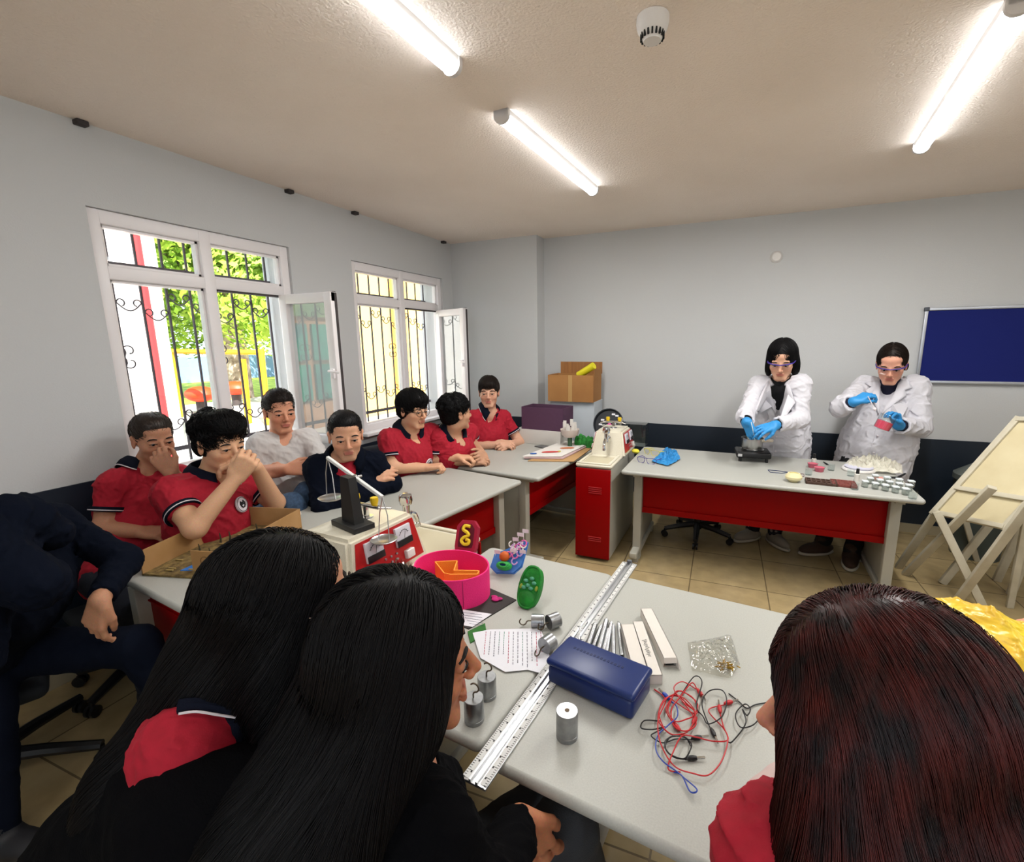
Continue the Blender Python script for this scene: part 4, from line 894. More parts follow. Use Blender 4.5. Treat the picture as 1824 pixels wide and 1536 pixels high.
# poster boards
def poly(name, uv, z, th, mt, label, cat, group=None): return flat(name, mt, [atz(u, v, z) for u, v in uv], z, th, label, cat, group)
poly('poster_board', [(940, 822), (1022, 823), (1060, 795), (1055, 790), (1000, 792)], ZT+.002, .005, mat('tan_board', 'b08a5c', .8), 'tan board at the bottom of the poster stack', 'board', 'stacked poster boards')
poly('poster_board', [(933, 817), (1003, 818), (1055, 792), (1000, 790)], ZT+.010, .008, mat('pink_edge_board', 'c0a4a4', .8), 'pinkish foam board in the middle of the poster stack', 'board', 'stacked poster boards')
poly('poster_board', [(931, 814), (1000, 814), (1055, 789), (1002, 787)], ZT+.022, .006, M_white, 'white foam board on top of the poster stack with clay figures', 'board', 'stacked poster boards')
zt = ZT+.029
for k, (u, v, rx, ry, colr, nm) in enumerate(((980, 806, .075, .022, 'b84440', 'red clay muscle figure on the top poster'), (1010, 799, .065, .018, 'b8683c', 'orange clay strip on the top poster'), (950, 809, .03, .014, '30589c', 'blue patch at the left end of the top poster'), (996, 805, .016, .01, 'b8b040', 'small yellow clay piece on the top poster'))):
    q = atz(u, v, zt); M = Mz(q.x, q.y, zt+.004, .5); tag(MB().sphere((0, 0, 0), (rx, ry, .006), 16, M).build('clay_figure', mat('clay_'+colr, colr, .6)), nm, 'clay figure')
poly('grey_tile', [(952, 796), (975, 801), (982, 797), (965, 794)], ZT+.002, .008, mat('grey_card', '5c5c5c', .7), 'small dark grey card on the side table by the posters', 'card')
# ---- teacher table things
def Wt(u, v): return atz(u, v, ZT)
q = Wt(1338, 812)
t = thing('hotplate', 'black single-ring electric hotplate on the teacher table', 'hotplate', (.118, 4.02, ZT), .1)
MB().box((0, 0, .055), (.25, .22, .05), bev=.015).build('housing', M_blk, t)
for a, b in ((-1, -1), (1, -1), (1, 1), (-1, 1)): MB().cyl((a*.095, b*.08, 0), (a*.095, b*.08, .032), .012).build('foot', M_blk, t)
MB().lathe([(.0, .080), (.08, .080), (.085, .088), (.0, .09)], n=28).build('heating_ring', M_steel, t)
MB().box((-.10, -.112, .055), (.03, .006, .02)).build('switch', mat('switch_white', 'c8c8c8', .4), t)
PX, PY, PZ = .112, 4.015, ZT+.0905
t = thing('saucepan', 'small stainless saucepan with a pale handle on the hotplate', 'saucepan', (PX, PY, PZ))
MB().lathe([(0, 0), (.074, 0), (.078, .006), (.080, .085), (.083, .088), (.079, .088), (.076, .008), (0, .004)], n=32).build('pot_body', M_steel, t)
m = MB(); m.tube([(.070, -.035, .07), (.10, -.055, .082), (.14, -.075, .088)], [.010, .013, .012], 8); m.build('handle', mat('pale_handle', 'd8ccb8', .6), t)
MB().lathe([(0, .06), (.074, .06)], n=24).build('water', glassmat('water', 'd8dcc8', 1.33, .1), t)
def beaker(x, y, z, r, h, label, liquid=None, tilt=None, grp='glass beakers'):
    t = thing('glass_beaker', label, 'beaker', (x, y, z), 0, grp); M = tilt or Matrix.Identity(4)
    MB().lathe([(0, 0), (r*.94, 0), (r, .006), (r, h-.004), (r*1.05, h)], n=24, M=M).build('glass_wall', glassmat('lab_glass', 'eef4f4', 1.5, .06), t)
    if liquid: MB().lathe([(0, .003), (r*.92, .003), (r*.95, h*.55), (0, h*.55)], n=24, M=M).build('liquid', liquid, t)
    return t
beaker(PX-.005, PY-.005, PZ+.0605, .036, .105, 'glass jar standing in the saucepan of the teacher', mat('pale_wax', 'd8dcd0', .3))
# safety glasses on the table
def goggles(par, M, fr, w=.145, arms=True, lens=True):
    f = MB()
    for s in (-1, 1):
        P = [(s*.006, 0, .006), (s*.012, .002, .020), (s*.045, -.004, .022), (s*.066, -.014, .016), (s*.066, -.016, -.004), (s*.045, -.006, -.018), (s*.018, .001, -.014), (s*.006, 0, .006)]
        f.tube([M @ Vector(q) for q in wire_spline(P, 5)], .0022, 6)
    f.tube([M @ Vector(q) for q in ((-.012, .002, .021), (0, .004, .022), (.012, .002, .021))], .003, 6)
    fo = f.build('spectacle_frame', fr, par)
    if arms:
        for s in (-1, 1):
            a = MB(); a.tube([M @ Vector(q) for q in ((s*.066, -.014, .014), (s*.072, -.05, .012), (s*.073, -.10, .008), (s*.070, -.135, -.008))], [.003, .003, .0026, .003], 6); a.build('temple', fr, fo)
    if lens:
        for s in (-1, 1):
            l_ = MB(); l_.add([(s*.008, .001, .006), (s*.013, .003, .019), (s*.045, -.003, .021), (s*.065, -.014, .015), (s*.065, -.015, -.003), (s*.045, -.005, -.017), (s*.018, .001, -.013)], [tuple(range(7))], M=M); l_.build('lens', glassmat('lens_clear', 'f4f4f8', 1.4, -.025), fo)
M_purp = mat('purple_frame', '3c2c84', .35); M_yelf = mat('yellow_frame', 'cfc840', .4)
q = Wt(1150, 826); t = thing('safety_glasses', 'purple rimmed safety glasses lying at the left end of the teacher table', 'safety glasses', (q.x, q.y, ZT+.020)); goggles(t, rotz(PI-.25) @ Matrix.Rotation(.0, 4, 'X') @ Matrix.Scale(1.15, 4), M_purp)
q = Wt(1157, 812); t = thing('safety_glasses', 'yellow rimmed safety glasses lying behind the purple pair', 'safety glasses', (q.x, q.y+.03, ZT+.020)); goggles(t, rotz(PI-.5) @ Matrix.Scale(1.15, 4), M_yelf)
q = Wt(1132, 808); tag(MB().sphere((q.x, q.y, ZT+.02), (.035, .028, .02), 12).build('yellow_cloth', mat('yellow_cloth', 'd8d040', .8)), 'small yellow scrap beside the far sink tower', 'cloth')
M_glove = mat('nitrile_blue', '2a86c4', .5, bump=.15, bscale=80)
q = [Wt(1160, 824), Wt(1190, 832), Wt(1212, 820), Wt(1206, 806), Wt(1186, 800)]
film('spare_gloves', q, ZT, .055, 'crumpled pair of blue nitrile gloves lying on the teacher table', 'gloves', 9, M_glove)
# bowl, moulds, jars
q = Wt(1413, 858); t = thing('wax_bowl', 'small round cream bowl at the front edge of the teacher table', 'bowl', (q.x, q.y, ZT)); MB().lathe([(0, 0), (.025, 0), (.05, .022), (.052, .036), (.038, .058), (.028, .060), (.03, .052), (.0, .045)], n=24).build('bowl_body', mat('cream_glaze', 'ddd2a4', .35), t)
def mould(cu, cv, w, d, nx, ny, rz, colr, label):
    q = Wt(cu, cv); t = thing('silicone_mould', label, 'mould', (q.x, q.y, ZT), rz, 'silicone moulds')
    mt = mat('mould_'+colr, colr, .55)
    m = MB(); kx, ky = w/nx, d/ny; h = .018
    for i in range(nx+1): m.box((-w/2+i*kx, 0, h/2), (.010, d+.01, h), bev=.002)
    for j in range(ny+1): m.box((0, -d/2+j*ky, h/2), (w+.01, .010, h), bev=.002)
    m.box((0, 0, .002), (w, d, .004)); m.build('mould_tray', mt, t)
mould(1462, 861, .17, .10, 6, 2, -.05, '4a3428', 'dark brown silicone mould with bar cavities on the teacher table')
mould(1502, 864, .13, .12, 4, 4, -.05, '7a3c34', 'reddish brown silicone mould with square cavities beside the darker one')
M_pkl = mat('pink_wax', 'd8506c', .3)
for k, (u, v, lb) in enumerate(((1447, 833, 'pink wax dish standing behind the moulds, the left one'), (1459, 840, 'pink wax dish standing nearer the moulds, the right one'))):
    q = Wt(u, v); t = thing('pink_dish', lb, 'dish', (q.x, q.y, ZT), 0, 'pink wax dishes'); MB().lathe([(0, 0), (.026, 0), (.034, .032), (.0, .030)], n=20).build('wax', M_pkl, t); MB().lathe([(.0, -.0), (.028, 0), (.037, .036)], n=20).build('glass_wall', glassmat('lab_glass'), t)
def dropper(u, v, label, h=.075):
    q = Wt(u, v); t = thing('dropper_bottle', label, 'bottle', (q.x, q.y, ZT), 0, 'small dropper bottles')
    MB().lathe([(0, 0), (.016, 0), (.016, h*.55), (.008, h*.62), (0, h*.62)], n=16).build('bottle_body', mat('bottle_label', 'd0ccc4', .5), t); MB().lathe([(0, h*.6), (.0105, h*.6), (.009, h), (0, h)], n=14).build('cap', M_blk, t)
dropper(1449, 828, 'small bottle with black cap behind the pink wax dishes', .085); dropper(1526, 857, 'small bottle with white label and black cap among the jars', .085)
q = Wt(1530, 840); t = thing('kitchen_scale', 'flat white oval kitchen scale among the bottles', 'scale', (q.x, q.y+.02, ZT)); MB().lathe([(0, 0), (.10, 0), (.105, .012), (.1, .022), (0, .022)], n=32).build('scale_body', M_wp, t); MB().lathe([(0, .0225), (.085, .0225), (.09, .032), (.086, .034), (0, .030)], n=32).build('scale_plate', mat('scale_lilac', 'c4c4d4', .4), t)
q = [Wt(1500, 835), Wt(1530, 842), Wt(1608, 848), Wt(1606, 832), Wt(1556, 822), Wt(1512, 822)]
film('packing_bag', q, ZT, .085, 'large crumpled clear bag of white blocks on the teacher table', 'bag', 14, mat('milky_film', 'd6d2c2', .35, alpha=.82))
tag(MB().box((0, 0, .012), (.13, .07, .024), None, .004).build('blue_sachet', mat('sachet_blue', '2c4a8c', .4), origin=(-.93, -4.14, -(ZT+.07))), 'blue printed sachet lying on the crumpled bag', 'sachet')
# glass jars with white lids in rows
kk = 0
lab_jar = []
for j, (ua, va, ub, vb, n) in enumerate(((1540, 868, 1612, 882, 5), (1549, 862, 1618, 875, 5), (1558, 857, 1622, 868, 4))):
    for i in range(n):
        s = i/(n-1); q = Wt(ua+(ub-ua)*s, va+(vb-va)*s)
        row = ['front', 'middle', 'back'][j]; pos = ['leftmost', 'second from the left', 'middle', 'second from the right', 'rightmost'][i] if n == 5 else ['leftmost', 'second from the left', 'third from the left', 'rightmost'][i]
        t = thing('lidded_jar', 'small glass jar with white lid, %s of the %s row' % (pos, row), 'jar', (q.x, q.y, ZT), .1, 'small lidded jars on the teacher table')
        MB().box((0, 0, .018), (.034, .034, .036), None, .008).build('glass_wall', glassmat('jar_glass', 'dce2e0', 1.5, .12), t)
        MB().box((0, 0, .040), (.035, .035, .010), None, .004).build('lid', mat('jar_lid', 'd4dadc', .4), t)
for k, (u, v, lb) in enumerate(((1515, 848, 'empty glass jar left of the lidded jars, farther back'), (1522, 872, 'empty glass jar nearest the moulds at the table edge'), (1440, 846, 'empty glass standing behind the bowl'), (1625, 888, 'empty glass jar at the right corner of the teacher table'), (1480, 838, 'empty glass between pink dishes and scale'))):
    q = Wt(u, v); beaker(q.x, q.y, ZT, .022, .045, lb, grp='empty glass jars')
q = Wt(1385, 842); m = MB(); m.tube([Wt(u, v)+Vector((0, 0, .003)) for u, v in ((1368, 838), (1372, 842), (1392, 844), (1404, 842), (1390, 840), (1368, 838))], .0025, 6); tag(m.build('hair_band', mat('navy_cord', '26305a', .6)), 'dark blue cord loop left of the cream bowl', 'cord')
m = MB(); m.tube([Wt(u, v)+Vector((0, 0, .004)) for u, v in ((1408, 842), (1432, 846), (1432, 850), (1410, 848))], .002, 6, closed=True); tag(m.build('wire_frame', mat('dark_red', '6a3838', .5)), 'small thin rectangular frame behind the cream bowl', 'frame')
m = MB(); m.tube([Wt(1583, 852)+Vector((0, 0, .006)), Wt(1598, 853)+Vector((0, 0, .005)), Wt(1612, 846)+Vector((0, 0, .008))], [.007, .010, .006], 8); tag(m.build('black_spatula', M_blk), 'short black spatula behind the lidded jars', 'spatula')
m = MB(); m.tube([Wt(1467, 824)+Vector((0, 0, .004)), Wt(1474, 829)+Vector((0, 0, .004))], [.004, .008], 8); tag(m.build('black_scoop', M_blk), 'tiny black scoop behind the pink wax dishes', 'scoop')
flat('pink_note', mat('pink_note', 'c88a80', .7), [Wt(1556, 850), Wt(1572, 850), Wt(1574, 855), Wt(1558, 856)], ZT, .002, 'small pink paper slip behind the lidded jars', 'paper')
tag(MB().box((0, 0, 0), (.055, .003, .018)).build('name_plate', M_wp, origin=(.33, -3.506, -.617)), 'tiny white plate screwed to the red front of the teacher table', 'plate')
# ------------------------------------------------------------------ signed-distance modelling for bodies, hair and clothes
A3 = lambda p: np.array([p[0], p[1], p[2]], dtype=np.float64)
def cone(a, b, ra, rb=None, k=.02, cut=(), sub=False): return dict(t='c', a=A3(a), b=A3(b), ra=ra, rb=ra if rb is None else rb, k=k, cut=cut, sub=sub)
def ell(c, r, R=None, k=.02, cut=(), sub=False): return dict(t='e', c=A3(c), r=np.array(r, float), R=np.eye(3) if R is None else np.array(R, float), k=k, cut=cut, sub=sub)
def pd(q, P):
    if q['t'] == 'c':
        ba = q['b']-q['a']; pa = P-q['a'].astype(P.dtype); L = max(float(ba@ba), 1e-9); t = np.clip(pa@(ba/L).astype(P.dtype), 0, 1)
        d = np.sqrt(((pa-t[..., None]*ba.astype(P.dtype))**2).sum(-1))-(q['ra']+(q['rb']-q['ra'])*t)
    else:
        l = (P-q['c'].astype(P.dtype))@q['R'].astype(P.dtype); r = q['r'].astype(P.dtype)
        k0 = np.sqrt(((l/r)**2).sum(-1)); k1 = np.sqrt(((l/r**2)**2).sum(-1))+1e-9; d = k0*(k0-1)/k1
    for p0, n in q['cut']: d = np.maximum(d, (P-A3(p0).astype(P.dtype))@A3(n).astype(P.dtype))
    return d
def smin(a, b, k):
    if k <= 0: return np.minimum(a, b)
    h = np.clip(.5+.5*(b-a)/k, 0, 1); return b*(1-h)+a*h-k*h*(1-h)
def bbq(q):
    if q['t'] == 'c': r = max(q['ra'], q['rb']); return np.minimum(q['a'], q['b'])-r, np.maximum(q['a'], q['b'])+r
    e = np.sqrt(((q['R']*q['r'])**2).sum(1)); return q['c']-e, q['c']+e
def ev(prims, P):
    f = np.full(P.shape[:-1], 1., P.dtype)
    for q in prims:
        d = pd(q, P); f = -smin(-f, d, q['k']) if q['sub'] else smin(f, d, q['k'])
    return f
def sdf_mesh(prims, vox, disp=None):
    add = [q for q in prims if not q['sub']]
    lo = np.min([bbq(q)[0] for q in add], 0)-.02; hi = np.max([bbq(q)[1] for q in add], 0)+.02
    n = np.ceil((hi-lo)/vox).astype(int)+2; F = np.full(n, .3, np.float32)
    ax = [(lo[i]+vox*np.arange(n[i])).astype(np.float32) for i in range(3)]
    for q in prims:
        a, b = bbq(q); mg = q['k']+2.5*vox+.006
        i0 = np.clip(np.floor((a-mg-lo)/vox).astype(int), 0, n-1); i1 = np.clip(np.ceil((b+mg-lo)/vox).astype(int)+1, 1, n)
        if (i1 <= i0).any(): continue
        sl = tuple(slice(i0[j], i1[j]) for j in range(3))
        G = np.stack(np.meshgrid(*[ax[j][sl[j]] for j in range(3)], indexing='ij'), -1)
        d = pd(q, G).astype(np.float32); F[sl] = -smin(-F[sl], d, q['k']) if q['sub'] else smin(F[sl], d, q['k'])
    if disp is not None:
        m_ = np.abs(F) < .035; idx = np.argwhere(m_); P = lo+idx*vox; F[m_] += disp(P).astype(np.float32)
    S = F < 0
    C = np.zeros(np.array(S.shape)-1, np.uint8)
    for i in (0, 1):
        for j in (0, 1):
            for k in (0, 1): C += S[i:S.shape[0]-1+i, j:S.shape[1]-1+j, k:S.shape[2]-1+k]
    act = (C > 0) & (C < 8); cid = np.full(C.shape, -1, np.int64); ids = np.argwhere(act); cid[act] = np.arange(len(ids))
    acc = np.zeros((len(ids), 3)); cnt = np.zeros(len(ids))
    cor = [(i, j, k) for i in (0, 1) for j in (0, 1) for k in (0, 1)]
    for x, a in enumerate(cor):
        for b in cor[x+1:]:
            if sum(abs(a[i]-b[i]) for i in range(3)) != 1: continue
            fa = F[tuple((ids+a).T)]; fb = F[tuple((ids+b).T)]; c = (fa < 0) != (fb < 0); t = np.where(c, fa/np.where(c, fa-fb, 1), 0)
            p = np.array(a)+t[:, None]*(np.array(b)-np.array(a)); acc += p*c[:, None]; cnt += c
    V = lo+(ids+acc/cnt[:, None])*vox; Q = []
    for x in range(3):
        y, z = (x+1) % 3, (x+2) % 3; sl0 = [slice(None)]*3; sl1 = [slice(None)]*3; sl0[x] = slice(0, -1); sl1[x] = slice(1, None)
        s0, s1 = S[tuple(sl0)], S[tuple(sl1)]; e = np.argwhere(s0 != s1)
        e = e[(e[:, y] > 0) & (e[:, z] > 0) & (e[:, y] < S.shape[y]-1) & (e[:, z] < S.shape[z]-1)]
        if not len(e): continue
        def cc(dy, dz):
            g = e.copy(); g[:, y] -= dy; g[:, z] -= dz; return cid[tuple(g.T)]
        q = np.stack([cc(1, 1), cc(0, 1), cc(0, 0), cc(1, 0)], 1); fl = ~s0[tuple(e.T)]; q[fl] = q[fl][:, ::-1]; Q.append(q)
    return V, np.concatenate(Q)
def np_obj(name, V, Q, mt, parent=None, col=None, smooth_it=0, origin=None):
    me = D.meshes.new(name)
    V = np.asarray(V, float)
    if smooth_it:
        for _ in range(smooth_it):
            s = np.zeros_like(V); c = np.zeros(len(V))
            for i in range(4):
                a, b = Q[:, i], Q[:, (i+1) % 4]; np.add.at(s, a, V[b]); np.add.at(c, a, 1); np.add.at(s, b, V[a]); np.add.at(c, b, 1)
            V = V*.5+.5*s/np.maximum(c, 1)[:, None]
    if origin is None: origin = (0, 0, 0)
    O = np.array(origin, float); W = (V-O).astype(np.float32)
    k = Q.shape[1]; me.vertices.add(len(W)); me.vertices.foreach_set('co', W.ravel()); me.loops.add(Q.size); me.loops.foreach_set('vertex_index', Q.astype(np.int32).ravel())
    me.polygons.add(len(Q)); me.polygons.foreach_set('loop_start', np.arange(0, Q.size, k, dtype=np.int32)); me.polygons.foreach_set('loop_total', np.full(len(Q), k, np.int32))
    me.polygons.foreach_set('use_smooth', np.ones(len(Q), bool)); me.update(calc_edges=True); me.validate()
    if col is not None:
        c = me.color_attributes.new('Col', 'FLOAT_COLOR', 'POINT'); c.data.foreach_set('color', col(V).astype(np.float32).ravel())
    me.materials.append(mt); o = D.objects.new(name, me); COL.objects.link(o); o.parent = parent
    return o
def wrinkle(seed, A=.006, f=28., squash=(1, 1, 1)):
    r = np.random.RandomState(seed); K = r.normal(size=(5, 3))*f*np.array(squash); ph = r.rand(5)*6.28; K2 = r.normal(size=(4, 3))*f*.45; p2 = r.rand(4)*6.28
    def g(P):
        w = sum(np.sin(P@K2[i]+p2[i]) for i in range(4))*.9; v = sum((1-np.abs(np.sin(.5*(P@K[i])+ph[i]+w)))**2 for i in range(5))/5-.35
        return -A*v
    return g
def unit(v): v = A3(v); return v/np.linalg.norm(v)
def hframe(F, up=(0, 0, 1)):
    y = unit(F); x = unit(np.cross(y, A3(up))); z = np.cross(x, y); return np.stack([x, y, z], 1)   # columns x,y,z
def strands(name, prims, roots, flow, steps, step, r, mt, parent, origin, seed=0, lift=.001, jit=.25, rtip=.3, offs=None, push=True):
    rs = np.random.RandomState(seed); P = roots.copy(); n = len(P); off = rs.rand(n)*lift if offs is None else offs; path = []; J = rs.normal(size=(n, 3))*jit
    e = .004
    for i in range(steps+1):
        if push:
            d0 = ev(prims, P); g = np.stack([ev(prims, P+np.eye(3)[k]*e)-d0 for k in range(3)], -1); g /= np.linalg.norm(g, axis=1)[:, None]+1e-9
            P = P-np.clip(d0-off, -.02, .02)[:, None]*g
        path.append(P.copy())
        v = flow(P, i/steps)+J*(.4+.6*np.sin(i*.55+J[:, :1]*9))
        if push: v = v-(v*g).sum(1)[:, None]*g
        v /= np.linalg.norm(v, axis=1)[:, None]+1e-9; P = P+v*step
    X = np.stack(path, 1); m_ = X.shape[1]; T = np.gradient(X, axis=1); T /= np.linalg.norm(T, axis=2)[..., None]+1e-9
    U = np.cross(T, np.array([.31, .2, .93])); U /= np.linalg.norm(U, axis=2)[..., None]+1e-9; W = np.cross(T, U)
    rad = r*(1-(1-rtip)*np.linspace(0, 1, m_)**2)[None, :, None]; vs = []
    for k in range(3): a = 2*PI*k/3; vs.append(X+rad*(U*math.cos(a)+W*math.sin(a)))
    V = np.stack(vs, 2).reshape(-1, 3); ii = np.arange(n)[:, None, None]; jj = np.arange(m_-1)[None, :, None]; kk = np.arange(3)[None, None, :]
    a = (ii*m_+jj)*3+kk; b = (ii*m_+jj)*3+(kk+1) % 3; Q = np.stack([a, b, b+3, a+3], -1).reshape(-1, 4)
    return np_obj(name, V, Q, mt, parent)
def head_prims(H, R, s):
    T = lambda p: H+s*(R@A3(p)); E = lambda c, r, k=.02, **q: ell(T(c), [s*x for x in r], R, k*s, **q); K = lambda a, b, ra, rb=None, k=.012, **q: cone(T(a), T(b), ra*s, None if rb is None else rb*s, k*s, **q)
    P = [E((0, -.015, .035), (.076, .092, .083)), E((0, .030, -.020), (.065, .056, .075)), E((0, .026, -.068), (.055, .048, .036)), K((-.020, .066, -.098), (.020, .066, -.098), .013, k=.03),
         E((-.038, .055, -.026), (.022, .022, .020)), E((.038, .055, -.026), (.022, .022, .020)), K((-.038, .074, .020), (.038, .074, .020), .010, k=.02), E((0, .052, .055), (.05, .035, .03)),
         E((.031, .096, .001), (.017, .014, .0115), .010, sub=True), E((-.031, .096, .001), (.017, .014, .0115), .010, sub=True),
         K((0, .086, .010), (0, .107, -.026), .0070, .0100, k=.010), E((.011, .096, -.032), (.0075, .009, .0065), .006), E((-.011, .096, -.032), (.0075, .009, .0065), .006),
         K((-.020, .086, -.057), (.020, .086, -.057), .0055, k=.005), K((-.016, .086, -.067), (.016, .086, -.067), .0062, k=.004), E((0, .098, -.0622), (.026, .008, .0012), .003, sub=True)]
    for q in (-1, 1):
        P += [E((q*.031, .073, .0), (.0145, .0135, .0125), .004), K((q*.045, .0785, .0060), (q*.019, .0835, .0068), .0054, k=.004), K((q*.044, .0785, -.0085), (q*.020, .083, -.0090), .0042, k=.004),
              E((q*.0755, -.004, -.008), (.007, .017, .029), .008), E((q*.078, -.010, .012), (.007, .013, .012), .006), E((q*.080, .0, -.008), (.004, .008, .014), .006, sub=True)]
    return P, T
def skincol(T, s, base, lip='a0524a', beard=None, R=None, H=None, lips=True):
    b = np.array(lin(base))*np.array([1.22, 1.22, 1.22, 1]); L = np.array(lin(lip))
    def f(V):
        c = np.tile(b, (len(V), 1)); loc = (V-H)@R/s
        def blend(m_, col, w): c[:] = c*(1-(m_*w)[:, None])+np.array(col)*(m_*w)[:, None]
        g = lambda cx, cy, cz, rx, ry, rz: np.exp(-(((loc[:, 0]-cx)/rx)**2+((loc[:, 1]-cy)/ry)**2+((loc[:, 2]-cz)/rz)**2))
        warm = b*np.array([1.0, .78, .74, 1])
        for q in (-1, 1): blend(g(q*.038, .07, -.03, .022, .03, .022), warm, .5); blend(g(q*.077, 0, -.005, .012, .03, .03), warm, .6)
        blend(g(0, .11, -.03, .015, .02, .015), warm, .5)
        if lips: blend(np.clip(g(0, .093, -.061, .024, .012, .010)*1.6, 0, 1), L, .85)
        if beard: blend(np.clip(g(0, .06, -.09, .055, .06, .03)+g(0, .09, -.047, .03, .012, .008), 0, 1), np.array(lin(beard)), .35)
        return c
    return f
M_skin = mat('skin', 'c09070', .55, attr=True, noise=180, bump=.06, bscale=300, spec=.35)
M_eye = mat('eye_white', '948a84', .5, spec=.2); M_iris = mat('iris_brown', '120a06', .5, spec=.2)
def face_bits(par, H, R, s, T, browc='120c0a', gaze=(0, 1, 0)):
    for q in (-1, 1):
        e = MB(); e.sphere(T((q*.031, .0775, .0005)), .0112*s, 14); eo = e.build('eye', M_eye, par)
        c = A3((q*.031, .0775, -.0005)); g = unit(gaze); e = MB(); e.sphere(T(c+g*.0052), .0072*s, 10); e.build('iris', M_iris, eo)
        e = MB(); e.tube([T(p) for p in ((q*.046, .0820, .000), (q*.039, .0885, .0030), (q*.031, .0912, .0036), (q*.023, .0900, .0022), (q*.016, .0860, -.0015))], .0013*s, 5); e.build('eyelash', M_hair_blk, eo)
        b = MB(); b.tube([T(p) for p in ((q*.050, .0765, .018), (q*.042, .0845, .0245), (q*.030, .0885, .0255), (q*.018, .0905, .0225))], [.0020*s, .0034*s, .0036*s, .0022*s], 6); b.build('eyebrow', mat('brow_'+browc, browc, .8), par)
M_hair_blk = mat('hair_black', '090708', .55, spec=.22)
M_hair_brn = mat('hair_dark_brown', '1c120c', .55, spec=.3)
M_hair_red = mat('hair_auburn', '4a120d', .42, spec=.35, noise=40, col2='140505', stretch=(1, 1, .12))
def hand(w, d, pn, side, s=1., curl=(.5, .5, .4), thumb=(.7, .7, .3), spread=.10, extra=0.):
    """w wrist, d direction of the fingers, pn direction the palm faces, side: +1 thumb on cross(pn,d)"""
    w = A3(w); d = unit(d); pn = A3(pn)-d*(A3(pn)@d); pn = unit(pn); t = np.cross(pn, d)*side; P = []
    off = [.031, .010, -.011, -.030]; ln = [.070, .078, .073, .058]; kx = [.086, .090, .086, .078]
    for i in range(4):
        kn = w+s*(d*kx[i]+t*off[i]); P.append(cone(w+s*t*off[i]*.6+s*d*.008, kn, .0150*s, .0112*s, .012*s))
        dd = unit(d+t*spread*(1.5-i)*.9); a = 0; p = kn; L = ln[i]*s
        for j, (fr, c) in enumerate(zip((.45, .30, .25), curl)):
            a += c*(1+extra*i); v = dd*math.cos(a)+pn*math.sin(a); q = p+v*L*fr; P.append(cone(p, q, (.0098-.0010*j)*s, (.0088-.0011*j)*s, .004*s)); p = q
    P.append(ell(w+s*(d*.045+pn*.006), (.034*s, .042*s, .015*s), np.stack([t, d, pn], 1), .012*s))
    r0 = w+s*(d*.020+t*.026); r1 = r0+s*.042*unit(d*thumb[0]+t*thumb[1]+pn*thumb[2]); r2 = r1+s*.030*unit(d*(thumb[0]+.3)+t*(thumb[1]-.4)+pn*(thumb[2]+.2)); r3 = r2+s*.022*unit(d*(thumb[0]+.4)+t*(thumb[1]-.6)+pn*(thumb[2]+.3))
    P += [cone(r0, r1, .0150*s, .0115*s, .010*s), cone(r1, r2, .0112*s, .0100*s, .004*s), cone(r2, r3, .0100*s, .0078*s, .004*s)]
    return P
def short_hair(par, H, R, s, style, mt, seed=1, vox=.0045):
    T = lambda p: H+s*(R@A3(p)); E = lambda c, r, k=.012, **q: ell(T(c), [s*x for x in r], R, k*s, **q)
    st = dict(th=.010, top=.014, fringe=.058, side=-.018, back=-.055, amp=.004, f=70, n=1500, L=.030, sr=.0011, lift=.006, curl=.5); st.update(style); th = st['th']
    P = [E((0, -.017, .037), (.072+th, .092+th, .082+th)), E((0, .005, .070), (.066+th*.6, .075+th*.5, .045+st['top']))]
    if st.get('vol'): P += [E(c, r) for c, r in st['vol']]
    P += [E((0, -.045, -.020), (.062+th*.5, .055+th*.5, .050))]
    if st.get('curls'):
        rc = np.random.RandomState(seed+3)
        for _ in range(st['curls']):
            a_, b_ = rc.uniform(0, 6.28), rc.uniform(.0, 1.15); rr_ = rc.uniform(.010, .017)
            P += [E(((.072+th)*math.cos(a_)*math.sin(b_+.35), -.017+(.092+th)*math.sin(a_)*math.sin(b_+.35), .040+(.082+th)*math.cos(b_+.35)), (rr_, rr_, rr_), .006)]
    fz = st['fringe']
    P += [ell(T((0, .125, fz-.125)), (.105*s, .095*s, .118*s), R, .012*s, sub=True)]
    n_ = R@A3((0, .45, -1.)); n_ = n_/np.linalg.norm(n_)
    body = [dict(q, cut=q['cut']) for q in P]
    # trim below the hairline: sides rise toward the temples, nape lower at the back
    sz = st['side']; bz = st['back']
    for q in body:
        if not q['sub']: q['cut'] = ((T((0, -.06, bz)), R@unit((0, (bz-sz)/-.075 if False else .55*(sz-bz)/.06*.6, -1.))),)
    V, Q = sdf_mesh(body, vox, wrinkle(seed, st['amp']*s, st['f']))
    o = np_obj('hair', V, Q, mt, par, smooth_it=1)
    rs = np.random.RandomState(seed); idx = rs.choice(len(V), min(len(V), st['n']), replace=False); roots = V[idx]; fl = st.get('flow', (0, .6, -.5)); cz = H+s*(R@A3((0, -.03, .11)))
    def flow(p, t):
        rad = (p-cz); l = rad@R; base = np.array(fl); v = l/ (np.linalg.norm(l, axis=1)[:, None]+1e-6)*.9+base*.8
        return v@R.T
    strands('hair_locks', body, roots, flow, 6, st['L']*s/6, st['sr']*s, mt, o, None, seed, lift=st['lift']*s, jit=st['curl'])
    return o
